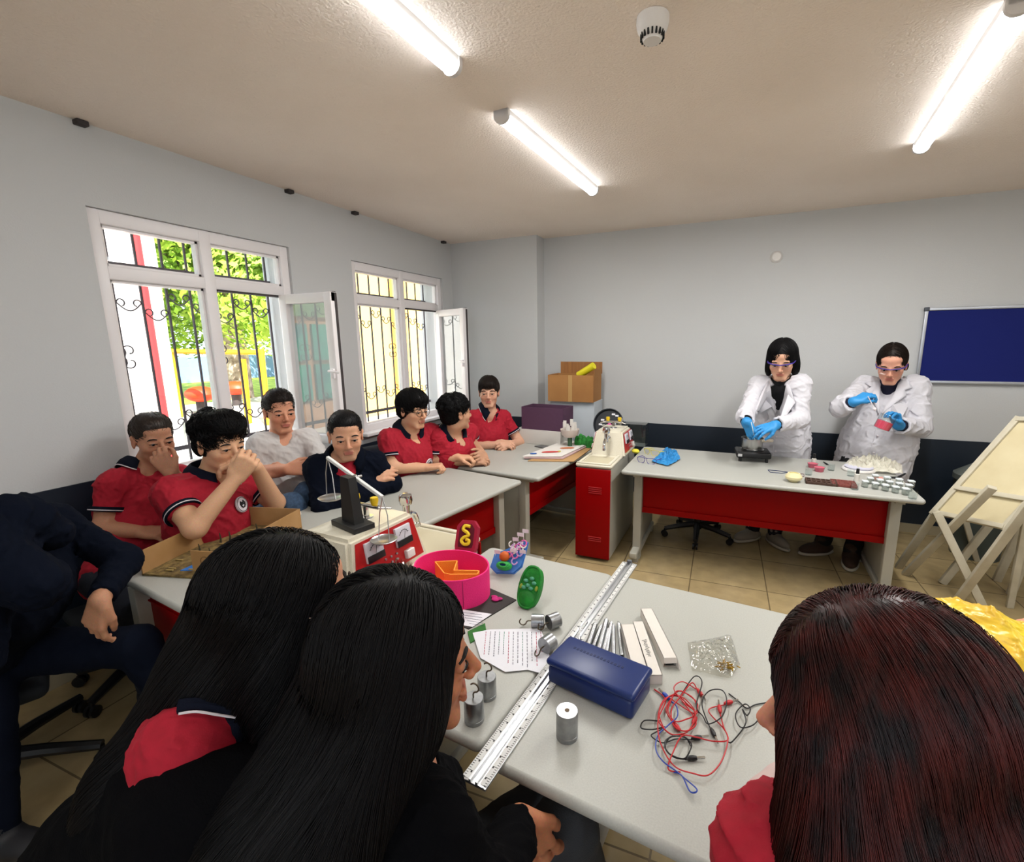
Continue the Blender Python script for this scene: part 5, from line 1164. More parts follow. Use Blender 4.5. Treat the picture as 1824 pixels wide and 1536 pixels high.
def shirtP(P, C, N, SL, SR, s, infl=0., belly=.0):
    """torso primitives from pelvis P, chest C, neck base N and both shoulders"""
    P, C, N, SL, SR = map(A3, (P, C, N, SL, SR)); up = unit(N-P); x = unit(SR-SL); y = unit(np.cross(up, x)); x = np.cross(y, up); R = np.stack([x, y, up], 1); m_ = (P+C)/2
    i = infl
    return [ell(P, ((.165+i)*s, (.115+i)*s, (.12+i)*s), R, .05*s), ell(m_, ((.145+i+belly)*s, (.105+i+belly)*s, .15*s), R, .05*s), ell(C, ((.155+i)*s, (.108+i)*s, (.155+i*.5)*s), R, .05*s),
            cone(SL+(N-SL)*.12, N-up*.030*s, (.040+i)*s, (.050+i)*s, .045*s), cone(SR+(N-SR)*.12, N-up*.030*s, (.040+i)*s, (.050+i)*s, .045*s), cone(C+(SL-C)*.3, SL+(C-SL)*.1, .065*s, (.052+i)*s, .05*s), cone(C+(SR-C)*.3, SR+(C-SR)*.1, .065*s, (.052+i)*s, .05*s)], R, up
def band(par, name, c, axis, r, w, mt, squash=1., th=.003):
    M = frame(Vector(c), Vector(axis)); m_ = MB(); m_.lathe([(r, -w/2), (r+th, -w/2), (r+th, w/2), (r, w/2)], n=28, M=M @ Matrix.Diagonal((1, squash, 1, 1)), closed=True); return m_.build(name, mt, par)
def collar(par, N, up, fwd, s, mt, trim=None, r0=.058, open_=.42, h=.036, out=.030, name='collar', drop=.020, mtrim=None):
    N = A3(N); up = unit(up); f = unit(A3(fwd)-up*(A3(fwd)@up)); x = np.cross(f, up)
    def pt(a, j):
        pr = [(r0-.002, -.015), (r0, h*.6), (r0+.003, h), (r0+.008, h-.001), (r0+out*.7, h-.022), (r0+out, -drop*.6+.002)][j] if j < 6 else None
        r, z = pr; fr = max(0, math.cos(a))**2; r2 = r*(1.0+.10*fr); z2 = z-.030*fr-(.022*fr if j >= 4 else 0)+(.008*(1-fr))
        return N+s*(r2*(math.cos(a)*f*1.02+math.sin(a)*x*1.05)+z2*up)
    na = 36; m_ = MB(); vs = []; 
    for i in range(na+1):
        a = open_+(2*PI-2*open_)*i/na
        for j in range(6): vs.append(pt(a, j))
    m_.add(vs, [(i*6+j, (i+1)*6+j, (i+1)*6+j+1, i*6+j+1) for i in range(na) for j in range(5)], True); o = m_.build(name, mt, par, solid=.003*s)
    if trim:
        m_ = MB(); m_.tube([pt(open_+(2*PI-2*open_)*i/na, 5) for i in range(na+1)], .0026*s, 5); m_.build('collar_trim', trim, o)
    return o
M_polo = mat('polo_red', 'a20c26', .85, bump=.1, bscale=400, noise=50, col2='980a22'); M_nvy = mat('knit_navy', '0e1220', .9, spec=.15, bump=.1, bscale=300); M_wht = mat('trim_white', 'd8d0d4', .8)
M_trs = mat('trousers_navy', '161b28', .85, bump=.15, bscale=200); M_jean = mat('jeans_blue', '2c3f58', .85, noise=60, col2='3c5470', bump=.2, bscale=300)
M_tee = mat('tee_white', 'c6c2c0', .85, bump=.1, bscale=300); M_hood = mat('hoodie_navy', '090e1a', .95, spec=.1, bump=.15, bscale=300)
M_shoe = mat('shoe_dark', '1c1c20', .6); M_sole = mat('shoe_sole', 'b8b4a8', .6)
def person(label, H, F, s, P, arms, style, skin='b98a6c', shirt='polo', up=(0, 0, 1), N=None, S=None, lean=None, legs=True, knees=None, feet=None, chair=True, hairmat=None, seed=1, vox=.005, gaze=(0, 1, 0), beard=None, trousers=None, chest=None, badge=False, lips=True, vneck=True, shoe=None, slim=1., chair_back=True, browc='120c0a', hand_s=None, hscale=1.0, face=True, finish=None, glovem=None):
    H = A3(H); P = A3(P); R = hframe(F, up); s_ = s*hscale
    hp, T = head_prims(H, R, s_)
    SR, SL = A3(S[0]), A3(S[1])   # R = the person's right shoulder
    N = (SR+SL)/2+np.array([0, 0, .045*s]) if N is None else A3(N)
    C = N+(P-N)*.38 if chest is None else A3(chest)
    root = thing('person', label, 'person', (P[0], P[1], 0)); root.rotation_euler = (0, 0, 0); iw = Matrix.Translation((-P[0], -P[1], 0))
    h0 = hand_s or s
    tp, TR, tup = shirtP(P, C, N, SL, SR, s); body = hp+[cone(T((0, -.018, -.075)), N-tup*.02*s, .052*s_, .060*s, .03)]+tp
    hands_b = []; cloth_arm = []; bands = []
    for key, Sx in (('R', SR), ('L', SL)):
        a = arms[key]; E_, W_ = A3(a['e']), A3(a['w']); body += [cone(Sx, E_, .050*s, .039*s, .03), cone(E_, W_, .041*s, .0265*s, .025)]
        hb = hand(W_, a['d'], a['pn'], a.get('side', 1), h0, a.get('curl', (.5, .5, .4)), a.get('thumb', (.7, .7, .3)), a.get('spread', .08), a.get('extra', 0.))
        if glovem: hands_b += hb+[cone(W_+(E_-W_)*.22, W_, .033*s, .030*s, .02)]
        else: body += hb
    if knees is not None:
        for q, (k_, f_) in enumerate(zip(knees, feet)):
            hx = P+TR[:, 0]*(.09 if q == 0 else -.09)*s; body += [cone(hx, k_, .075*s, .052*s, .03), cone(k_, A3(f_)+np.array([0, 0, .08]), .05*s, .035*s, .03)]
    V, Q = sdf_mesh(body, vox); fr = 'body'
    np_obj('body', V, Q, M_skin, root, skincol(T, s_, skin, beard=beard, R=R, H=H, lips=lips), smooth_it=0)
    if face: face_bits(root, H, R, s_, T, browc, gaze)
    if style is not None: short_hair(root, H, R, s_, style, hairmat or M_hair_blk, seed, vox)
    if glovem:
        V, Q = sdf_mesh(hands_b, .0035); np_obj('glove', V, Q, glovem, root)
    # clothes
    fwd = TR[:, 1]
    if np.dot(fwd, A3(F)) < 0 and not (lean == 'keep'): pass
    mt = {'polo': M_polo, 'tee': M_tee, 'jacket': M_hood, 'hoodie': M_hood}.get(shirt, shirt if not isinstance(shirt, str) else M_polo)
    sp, _, _ = shirtP(P, C, N, SL, SR, s, .016*(1 if slim == 1. else .8), .012 if shirt in ('polo', 'tee') else (.02 if slim == 1. else 0))
    longs = shirt in ('jacket', 'hoodie') or (not isinstance(shirt, str))
    for key, Sx in (('R', SR), ('L', SL)):
        a = arms[key]; E_, W_ = A3(a['e']), A3(a['w']); ax = unit(E_-Sx)
        if longs:
            aw = unit(W_-E_); e2 = E_+(W_-E_)*.93
            sp += [cone(Sx, E_, .058*s*slim, .052*s*slim, .03), cone(E_, e2, .052*s*slim, .041*s*slim, .025, cut=((e2, aw),))]
        else:
            fr_ = a.get('sleeve', .62 if shirt == 'polo' else .9); e2 = Sx+(E_-Sx)*fr_; sp += [cone(Sx, Sx+(E_-Sx)*(fr_+.2), .051*s, .060*s, .03, cut=((e2, ax),))]
            if shirt == 'polo': bands.append((e2-ax*.010*s, ax, .0615*s))
    sp += [cone(N+tup*.03*s, N+tup*.12*s, .056*s, .060*s, .012, sub=True), ell(N+fwd*.080*s+tup*.005*s, (.028*s, .045*s, .060*s), TR, .01, sub=True)]
    if not vneck: sp = sp[:-2]+[cone(N-tup*.02*s, T((0, -.012, -.095)), .060*s, .056*s, .02), ell(T((0, 0, 0)), (.06*s, .075*s, .095*s), R, .01, sub=True)]
    V, Q = sdf_mesh(sp, vox, (lambda P_: (wrinkle(seed+40, .014*s, 42)(P_)+wrinkle(seed+41, .006*s, 105)(P_))*(1 if slim == 1. else .15)))
    so = np_obj({'polo': 'polo_shirt', 'tee': 't_shirt', 'jacket': 'jacket', 'hoodie': 'hoodie'}.get(shirt, 'top') if isinstance(shirt, str) else 'top', V, Q, mt, root, smooth_it=1)
    if shirt == 'jacket':
        up_ = [cone(N+fwd*.012*s-tup*.01*s, C+fwd*.045*s, .060*s, .072*s, .02), cone(N+tup*.02*s, N+tup*.10*s, .050*s, .056*s, .01, sub=True)]
        V, Q = sdf_mesh(up_, vox); np_obj('polo_shirt', V, Q, M_polo, root)
    if shirt == 'polo':
        for c, ax, r in bands:
            band(so, 'sleeve_cuff', c, ax, r-.004*s, .022*s, M_nvy, 1, .007*s); band(so, 'cuff_stripe', c+ax*.004*s, ax, r, .004*s, M_wht, 1, .0042*s)
        collar(so, N+tup*.014*s, tup, fwd, s, M_nvy, M_wht, r0=.062, h=.040, out=.040)
        m_ = MB(); c = N+fwd*.10*s-tup*.10*s
    if shirt in ('jacket',): collar(so, N+tup*.012*s, tup, fwd, s, M_hood, None, open_=.5, r0=.064, out=.036)
    if badge:
        cpos = C+TR[:, 0]*(-.075)*s+tup*.055*s; q0 = cpos+fwd*.2
        # march inward along -fwd to the cloth
        for _ in range(40):
            d_ = float(ev(sp, q0[None, :])[0]); q0 = q0-fwd*max(d_*.8, .0005)
            if d_ < .004: break
        e_ = .004; g_ = np.array([float(ev(sp, (q0+np.eye(3)[k]*e_)[None, :])[0]-ev(sp, q0[None, :])[0]) for k in range(3)]); g_ = unit(g_)
        Mb = frame(Vector(q0+g_*.002), Vector(g_), tuple(tup)); b_ = MB(); b_.lathe([(0, .004), (.034*s, .001), (.034*s, -.006)], n=28, M=Mb); bo = b_.build('badge', M_wht, so)
        b_ = MB(); b_.lathe([(.029*s, .0042), (.0305*s, .0044), (.0315*s, .004)], n=28, M=Mb)
        for sg in (-1, 1): b_.tube([Mb @ Vector((sg*x*s, y*s, .0055)) for x, y in ((.002, -.014), (.010, -.008), (.014, .004), (.008, .014), (.003, .006), (.006, -.002))], .0028*s, 5)
        b_.build('emblem', M_blk, bo)
    tm = trousers or M_trs
    if knees is not None:
        hx = [P+TR[:, 0]*(.09)*s, P-TR[:, 0]*(.09)*s]; tr = [ell(P-np.array([0, 0, .02]), (.17*s, .12*s, .10*s), TR, .04)]
        for q in (0, 1):
            k_, f_ = A3(knees[q]), A3(feet[q]); an = f_+np.array([0, 0, .09]); tr += [cone(hx[q], k_, .088*s, .064*s, .03), cone(k_, an, .062*s, .050*s, .03, cut=((an-np.array([0, 0, .01]), (0, 0, -1)),))]
        V, Q = sdf_mesh(tr, .008, wrinkle(seed+9, .012, 45)); np_obj('trousers', V, Q, tm, root, smooth_it=1)
        for q in (0, 1):
            f_ = A3(feet[q]); kd = A3(knees[q])-P; kd[2] = 0; kd = unit(kd); Rf = np.stack([np.cross(kd, (0, 0, 1)), kd, (0, 0, 1)], 1)
            V, Q = sdf_mesh([ell(f_+kd*.05+np.array([0, 0, .045]), (.046*s, .125*s, .040*s), Rf, .02, cut=(((0, 0, .022), (0, 0, -1)),)), cone(f_+np.array([0, 0, .06]), f_+np.array([0, 0, .11]), .045*s, .043*s, .03)], .006); so2 = np_obj('shoe', V, Q, shoe or M_shoe, root)
            V, Q = sdf_mesh([ell(f_+kd*.05+np.array([0, 0, .014]), (.050*s, .13*s, .022*s), Rf, .0, cut=(((0, 0, .026), (0, 0, 1)), ((0, 0, .003), (0, 0, -1))))], .006); np_obj('shoe_sole', V, Q, M_sole, so2)
    root['_o'] = 0; del root['_o']
    for c in kids(root): c.location = (-P[0], -P[1], 0)
    if chair: office_chair(P[0]-.02, P[1], math.atan2(-fwd[0], fwd[1]) if True else 0, chair, seat_z=max(.36, P[2]-.13*s), rb=seed, back=chair_back)
    return dict(root=root, H=H, R=R, s=s_, T=T, N=N, C=C, P=P, TR=TR, tup=tup, sp=sp, shirt=so, O=(-P[0], -P[1], 0))
# ------------------------------------------------------------------ people
J = lambda u, v, z: A3(atd(u, v, z))
CX, CU, CF = CR[0], CR[1], CR[2]           # camera right / up / forward, used to phrase facing directions
def dirn(r, u, f): return unit(CX*r+np.array([0, 0, 1])*u+np.array([CF[0], CF[1], 0])*f)
PEOPLE = {}
def spectacles(p, mt, r=.021, purple=False, name='glasses'):
    T, s = p['T'], p['s']; m_ = MB()
    for q in (-1, 1):
        m_.tube([T((q*.032+r*1.05*math.cos(a), .098-.004*abs(math.cos(a)), -.001+r*math.sin(a))) for a in [2*PI*i/24 for i in range(24)]], .0017*s, 6, closed=True)
        m_.tube([T((q*.054, .094, .004)), T((q*.070, .080, .006)), T((q*.078, .03, .006)), T((q*.080, -.01, .002))], .0018*s, 6)
    m_.tube([T((-.011, .099, .003)), T((0, .102, .006)), T((.011, .099, .003))], .0016*s, 6)
    o = m_.build(name, mt, p['root']); o.location = p['O']; return o
def lab_glasses(p):
    T, s = p['T'], p['s']; m_ = MB()
    m_.tube([T(q) for q in ((-.080, -.01, .006), (-.080, .03, .012), (-.072, .075, .016), (-.045, .100, .017), (-.012, .106, .014), (0, .107, .013), (.012, .106, .014), (.045, .100, .017), (.072, .075, .016), (.080, .03, .012), (.080, -.01, .006))], [.003*s, .0032*s, .004*s, .0042*s, .0036*s, .0034*s, .0036*s, .0042*s, .004*s, .0032*s, .003*s], 6)
    o = m_.build('safety_glasses', M_purp, p['root']); o.location = p['O']
    for q in (-1, 1):
        l = MB(); pts = [T((q*x, y, z)) for x, y, z in ((.008, .107, .011), (.045, .101, .014), (.068, .080, .013), (.066, .080, -.012), (.045, .098, -.024), (.018, .104, -.018))]; l.add(pts, [tuple(range(6))]); lo = l.build('lens', glassmat('lens_clear'), o)
Z3 = np.array([0, 0, 1.])
# --- seven students along the windows
PEOPLE['b4'] = person('boy in navy jacket over red polo leaning on crossed arms behind the balance', J(616, 776, 2.80), dirn(.50, -.16, -1), 1.16, (-2.44, 2.38, .56),
    dict(R=dict(e=J(575, 905, 2.72), w=J(655, 858, 2.93), d=dirn(.9, .35, .3), pn=dirn(.2, -.5, .6), side=-1, curl=(.25, .3, .2)), L=dict(e=J(698, 862, 3.02), w=J(628, 884, 2.78), d=dirn(-1, .1, -.2), pn=dirn(0, -1, .2), side=1)),
    dict(th=.005, top=.008, fringe=.066, side=-.005, back=-.03, amp=.001, n=1600, L=.012, sr=.0009, lift=.003, curl=.3, flow=(0, .8, 0)), shirt='jacket', S=(J(563, 832, 2.80), J(668, 822, 2.98)), N=J(614, 816, 2.86), hscale=1.04, skin='b98a6e', chair='swivel chair under the boy in the navy jacket', seed=4, hairmat=M_hair_blk, beard='4c3a34', knees=(J(640, 960, 2.75), J(700, 945, 2.95)), feet=((-1.95, 2.2, .0), (-1.95, 2.5, .0)), chest=J(612, 890, 2.88))
PEOPLE['b2'] = person('boy in red polo with wavy dark hair resting his chin on clasped hands', J(392, 790, 2.36), dirn(.88, -.18, -.38), 1.20, (-2.50, 1.50, .56),
    dict(R=dict(e=J(347, 940, 2.14), w=J(420, 852, 2.22), d=dirn(.55, .75, .1), pn=dirn(-.3, .3, .9), side=-1, curl=(1.0, 1.0, .6), thumb=(.8, .3, .6)), L=dict(e=J(490, 895, 2.62), w=J(456, 832, 2.36), d=dirn(-.95, .25, -.25), pn=dirn(-.1, -1, .1), side=-1, curl=(.55, .75, .4), thumb=(.5, .2, .7))),
    dict(th=.008, top=.022, curls=90, fringe=.058, side=-.014, back=-.05, amp=.007, f=50, n=3400, L=.05, sr=.0013, lift=.010, curl=.9, vol=[((0, .058, .088), (.058, .045, .035)), ((.02, .02, .105), (.055, .06, .035)), ((-.03, .01, .10), (.05, .06, .03))], flow=(.2, .6, 0)), shirt='polo', S=(J(300, 878, 2.22), J(440, 860, 2.60)), N=J(378, 848, 2.42), lips=False, badge=True, skin='c09474', chair='swivel chair under the wavy haired boy', seed=2, hairmat=M_hair_blk, knees=((-2.1, 1.28, .55), (-2.1, 1.55, .55)), feet=((-2.05, 1.25, 0), (-2.05, 1.6, 0)), chest=J(372, 925, 2.36), chair_back=False)
PEOPLE['b1'] = person('boy in red polo at the far left covering his mouth with one hand', J(273, 782, 2.50), dirn(.80, -.15, -.50), 1.12, (-2.73, 1.18, .56),
    dict(R=dict(e=J(184, 942, 2.34), w=J(252, 948, 2.30), d=dirn(1, -.1, .1), pn=dirn(0, -1, .2), side=-1), L=dict(e=J(345, 885, 2.58), w=J(306, 842, 2.41), d=dirn(-.45, .85, -.1), pn=dirn(-.4, .2, .9), side=1, curl=(.7, .9, .5), thumb=(.7, .4, .5))),
    dict(th=.006, top=.012, fringe=.058, side=-.004, back=-.035, amp=.003, n=1600, L=.018, sr=.001, lift=.004, curl=.4, flow=(0, .8, 0)), shirt='polo', S=(J(200, 862, 2.38), J(322, 850, 2.62)), N=J(256, 838, 2.54), lips=False, skin='a8785e', chair='swivel chair under the boy at the far left', seed=3, hairmat=mat('hair_brown', '2c2018', .5), knees=((-2.44, 1.06, .52), (-2.42, 1.29, .52)), feet=((-2.50, 1.08, 0), (-2.48, 1.33, 0)), chest=J(250, 915, 2.52), chair_back=False)
PEOPLE['b3'] = person('boy in white t-shirt sitting back by the window with folded arms', J(498, 734, 3.05), dirn(.72, -.08, -.70), 1.14, (-2.74, 1.95, .56),
    dict(R=dict(e=J(452, 842, 2.92), w=J(512, 836, 2.82), d=dirn(1, .1, 0), pn=dirn(0, -.6, .8), side=-1), L=dict(e=J(572, 826, 3.08), w=J(506, 838, 2.85), d=dirn(-1, -.1, -.1), pn=dirn(0, -.7, .7), side=1, curl=(.4, .5, .3))),
    dict(th=.006, top=.020, fringe=.064, side=.0, back=-.035, amp=.004, n=1600, L=.022, sr=.001, lift=.006, curl=.4, flow=(0, .6, .5)), shirt='tee', S=(J(460, 792, 2.98), J(552, 782, 3.18)), N=J(503, 779, 3.12), skin='c0886c', trousers=M_jean, chair='swivel chair under the boy in white', seed=5, hairmat=M_hair_brn, knees=(J(520, 900, 2.72), J(548, 880, 2.85)), feet=((-2.2, 1.9, 0), (-2.15, 2.2, 0)), chest=J(505, 830, 3.12))
PEOPLE['b5'] = person('boy in red polo with round glasses and a dark fringe', J(735, 730, 3.45), dirn(.85, -.12, -.55), 1.16, (-2.55, 2.88, .56),
    dict(R=dict(e=J(697, 834, 3.35), w=J(760, 833, 3.42), d=dirn(1, .12, .1), pn=dirn(0, -1, 0), side=-1, curl=(1.1, 1.2, .7)), L=dict(e=J(775, 818, 3.62), w=J(815, 815, 3.58), d=dirn(1, 0, 0), pn=dirn(0, -1, 0), side=1, curl=(.9, 1., .6))),
    dict(th=.013, top=.022, fringe=.040, side=-.040, back=-.075, amp=.006, n=2000, L=.05, sr=.0013, lift=.006, curl=.45, vol=[((0, .052, .070), (.064, .045, .042))], flow=(.1, .5, -.5)), shirt='polo', S=(J(690, 782, 3.38), J(772, 770, 3.66)), N=J(728, 769, 3.52), badge=True, skin='c09274', chair='swivel chair under the boy with glasses', seed=6, knees=((-2.0, 2.75, .53), (-2.0, 3.0, .53)), feet=((-2.0, 2.7, 0), (-2.0, 3.0, 0)), chest=J(728, 822, 3.52))
spectacles(PEOPLE['b5'], mat('thin_dark_frame', '2c2824', .3, .5))
PEOPLE['b6'] = person('boy in red polo turned away, the back of his curly black hair showing', J(812, 737, 3.62), dirn(.80, .05, .60), 1.14, (-2.50, 3.25, .56),
    dict(R=dict(e=J(776, 822, 3.62), w=J(838, 822, 3.62), d=dirn(1, .1, .1), pn=dirn(.2, -.7, .5), side=-1, curl=(.6, .8, .5)), L=dict(e=J(838, 785, 4.0), w=J(862, 812, 3.70), d=dirn(-.2, .1, -.9), pn=dirn(-.9, -.3, 0), side=1, curl=(.7, .8, .5))),
    dict(th=.010, top=.016, curls=260, fringe=.050, side=-.012, back=-.06, amp=.002, f=60, n=3200, L=.022, sr=.0014, lift=.006, curl=1.6, flow=(0, 0, 0)), shirt='polo', S=(J(778, 782, 3.60), J(838, 768, 3.95)), N=J(806, 774, 3.68), skin='a87e64', chair='swivel chair under the curly haired boy', seed=7, knees=((-2.0, 3.1, .53), (-2.0, 3.4, .53)), feet=((-2.0, 3.1, 0), (-2.0, 3.4, 0)), chest=J(808, 812, 3.74))
PEOPLE['b7'] = person('boy in red polo with a brown fringe looking toward the camera, last in the row', J(871, 699, 4.30), dirn(.02, -.06, -1), 1.10, (-2.50, 3.80, .56),
    dict(R=dict(e=J(838, 795, 4.25), w=J(890, 792, 4.18), d=dirn(1, .05, -.1), pn=dirn(.1, -.8, .4), side=-1, curl=(.7, .8, .5)), L=dict(e=J(925, 788, 4.45), w=J(908, 792, 4.22), d=dirn(-.6, .0, -.7), pn=dirn(-.5, -.5, .4), side=1, curl=(.7, .9, .5))),
    dict(th=.009, top=.018, fringe=.034, side=-.022, back=-.05, amp=.004, n=1500, L=.045, sr=.0013, lift=.004, curl=.35, vol=[((0, .052, .068), (.060, .044, .040))], flow=(0, .6, -.6)), shirt='polo', S=(J(842, 744, 4.28), J(898, 743, 4.42)), N=J(871, 733, 4.36), hscale=1.06, badge=True, skin='bc9078', chair='swivel chair under the last boy in the row', seed=8, hairmat=M_hair_brn, knees=((-2.0, 3.8, .53), (-2.0, 4.05, .53)), feet=((-2.0, 3.8, 0), (-2.0, 4.05, 0)), chest=J(871, 785, 4.36))
# --- two teachers in white coats
M_coat = mat('lab_coat_cotton', 'c8c6cc', .85, bump=.1, bscale=200); M_blkt = mat('black_rollneck', '0c0c10', .9); M_nvt = mat('navy_top', '14142c', .9)
def labcoat(p, arms, S, hem, seed, s, glow=None):
    """open long coat: torso, skirt and sleeves"""
    P, N, C, TR, tup = p['P'], p['N'], p['C'], p['TR'], p['tup']; fwd = TR[:, 1]
    sp, _, _ = shirtP(P, C, N, S[1], S[0], s, .034, .018)
    hm = A3(hem); sp += [cone(P+tup*.12*s, P-tup*.06*s, .165*s, .19*s, .06), ell(hm+np.array([0, 0, .18]), (.215*s, .165*s, .36*s), TR, .05, cut=((hm, (0, 0, -1)),)), ell((P+hm)/2+np.array([0, 0, .1]), (.20*s, .15*s, .30*s), TR, .05)]
    for k, q in (('R', 0), ('L', 1)):
        a = arms[k]; E_, W_ = A3(a['e']), A3(a['w']); aw = unit(W_-E_); e2 = E_+(W_-E_)*a.get('cuff', .90)
        sp += [cone(S[q], E_, .068*s, .062*s, .03), cone(E_, e2, .062*s, .052*s, .02, cut=((e2, aw),)), cone(E_+(W_-E_)*.80, e2+aw*.03, .030*s, .036*s, .002, sub=True)]
    # v opening at the front
    top = N+fwd*.10*s+tup*.05*s; bot = C+fwd*.17*s-tup*.03*s
    sp += [cone(N+tup*.02*s, N+tup*.14*s, .060*s, .075*s, .008, sub=True)]
    def proj(q, off):
        q = A3(q)+fwd*.30*s
        for _ in range(60):
            d_ = float(ev(sp, q[None, :])[0]); q = q-fwd*max(d_*.7, .0006)
            if d_ < .003: return q+fwd*off
        return None
    X = TR[:, 0]; sp0 = list(sp); v0 = proj(N-tup*.045*s, 0); v1 = proj(N-tup*.20*s, 0)
    if v0 is not None and v1 is not None: sp = sp+[cone(v0+tup*.05*s, v1, .060*s, .012*s, .006, sub=True)]
    V, Q = sdf_mesh(sp, .005, (lambda P_: wrinkle(seed, .022*s, 34, (1, 1, .35))(P_)+wrinkle(seed+5, .009*s, 85, (1, 1, .6))(P_))); o = np_obj('lab_coat', V, Q, M_coat, p['root'], smooth_it=1); o.location = p['O']
    # lapels, placket, buttons and pocket laid on the cloth
    sp = sp0
    for q in (-1, 1):
        outl = [(.050, .075), (.085, .035), (.120, .0), (.088, -.012), (.098, -.040), (.045, -.110), (.006, -.175), (.022, -.100)]; m_ = MB()
        rows = []
        ins = [(.050, .075), (.046, .03), (.040, -.03), (.030, -.085), (.014, -.135), (.006, -.175)]; out_ = [(.075, .070), (.122, .004), (.088, -.014), (.100, -.045), (.050, -.115), (.010, -.180)]
        g_ = [[proj(N+X*q*((1-t)*i_[0]+t*o_[0])*s+tup*((1-t)*i_[1]+t*o_[1])*s, .006*s) for t in (0, .33, .66, 1)] for i_, o_ in zip(ins, out_)]
        for r_ in g_:
            for j in range(4):
                if r_[j] is None: r_[j] = next((z for z in r_ if z is not None), N+X*q*.08*s+tup*.05*s)
        vs = [p_ for r_ in g_ for p_ in r_]; m_.add(vs, [(i*4+j, (i+1)*4+j, (i+1)*4+j+1, i*4+j+1) for i in range(5) for j in range(3)], True); lo_ = m_.build('lapel', M_coat, o, solid=.005*s)
    m_ = MB(); m_.tube([z for z in [proj(N-tup*(.18+.04*i)*s+X*.004*s, .001) for i in range(14)] if z is not None], .003*s, 5); m_.build('front_placket', M_coat, o)
    m_ = MB()
    for k in range(3): m_.sphere(proj(N-tup*(.21+.11*k)*s-X*.012*s, .003), .0065*s, 8)
    m_.build('coat_button', M_wht, o)
    m_ = MB(); vs = [proj(N-X*(.045+.075*i)*s-tup*(.11+.085*j)*s, .003*s) for i in (0, 1) for j in (0, 1)]; m_.add(vs, [(0, 1, 3, 2)]); m_.build('breast_pocket', M_coat, o, solid=.004*s)
    return o
ZS_ = 1.14
wS = (J(1352, 688, 3.74), J(1425, 688, 3.56)); wA = dict(R=dict(e=J(1327, 742, 3.58), w=J(1330, 752, 3.44), d=dirn(.35, -.9, -.3), pn=dirn(.6, 0, .3), side=1, curl=(.5, .9, .6), thumb=(.9, .2, .6)),
    L=dict(e=J(1424, 748, 3.52), w=J(1380, 758, 3.40), d=dirn(-1., -.25, -.2), pn=dirn(-.1, -.8, .4), side=-1, curl=(.25, .35, .25), thumb=(.7, .5, .5), spread=.16))
p = PEOPLE['w1'] = person('woman in white lab coat and purple safety glasses stirring a jar on the hotplate', J(1393, 642, 3.58), dirn(-.62, -.48, -1), 1.12, (.34, 4.44, .92), wA, None, skin='c4967c', shirt=M_blkt, vneck=False, slim=.80, S=wS, N=J(1391, 684, 3.68), chair=None, seed=21, knees=((.24, 4.34, .50), (.40, 4.34, .50)), shoe=mat('shoe_grey', '8c867c', .7), feet=((.17, 4.22, 0), (.34, 4.20, 0)), glovem=M_glove, hand_s=1.1, trousers=M_trs, hscale=1.06, chest=J(1390, 725, 3.85))
lab_glasses(p); labcoat(p, wA, wS, (.34, 4.42, .55), 31, 1.10)
wS2 = (J(1538, 690, 3.86), J(1633, 690, 3.62)); wA2 = dict(R=dict(e=J(1497, 726, 3.55), w=J(1521, 716, 3.42), d=dirn(.8, .55, -.2), pn=dirn(.4, -.8, .2), side=1, curl=(.7, .9, .5), thumb=(.9, .3, .5), cuff=.82),
    L=dict(e=J(1640, 762, 3.58), w=J(1600, 758, 3.44), d=dirn(-.45, .85, -.1), pn=dirn(-.85, -.3, -.2), side=-1, curl=(.8, .8, .5), thumb=(.7, .4, .6)))
p = PEOPLE['w2'] = person('woman in white lab coat holding a beaker of pink liquid at the table end', J(1588, 650, 3.60), dirn(-.78, -.50, -1), 1.18, (1.06, 4.50, .92), wA2, None, skin='c08c76', shirt=M_nvt, vneck=False, slim=.80, S=wS2, N=J(1587, 690, 3.74), chair=None, seed=22, knees=((.80, 4.34, .50), (1.02, 4.30, .50)), shoe=mat('shoe_brown', '3c2a20', .7), feet=((.68, 4.13, 0), (.86, 4.03, 0)), glovem=M_glove, hand_s=1.12, trousers=mat('black_trousers', '101014', .8), hscale=1.02, chest=J(1582, 740, 3.90))
lab_glasses(p); labcoat(p, wA2, wS2, (1.02, 4.48, .55), 32, 1.22)
def head_hair(p, spec, flow, n, L, mt, seed, sr=.0011, vox=.004, name='hair', roots_fn=None, lift=.004, jit=.12, amp=.003, f=60, steps=24, vol=()):
    T, s, R, H = p['T'], p['s'], p['R'], p['H']; Ps = []
    for q in spec:
        if q[0] == 'e': Ps.append(ell(T(q[1]), [s*x for x in q[2]], R, q[3]*s if len(q) > 3 else .02*s))
        elif q[0] == '-': Ps.append(ell(T(q[1]), [s*x for x in q[2]], R, q[3]*s if len(q) > 3 else .01*s, sub=True))
    Ps = list(vol)+Ps if False else Ps[:0]+[q for q in Ps if not q['sub']]+list(vol)+[q for q in Ps if q['sub']]
    V, Q = sdf_mesh(Ps, vox, wrinkle(seed, amp*s, f, (1, 1, .25))); o = np_obj(name, V, Q, mt, p['root'], smooth_it=1); o.location = p['O']
    rs = np.random.RandomState(seed); loc = (V-H)@R/s; ok = roots_fn(loc) if roots_fn else loc[:, 2] > .03
    idx = np.where(ok)[0]; idx = rs.choice(idx, n, replace=len(idx) < n)
    strands('hair_strands', Ps, V[idx], flow, steps, L/steps, sr, mt, o, None, seed, lift=lift, jit=jit); return Ps, o
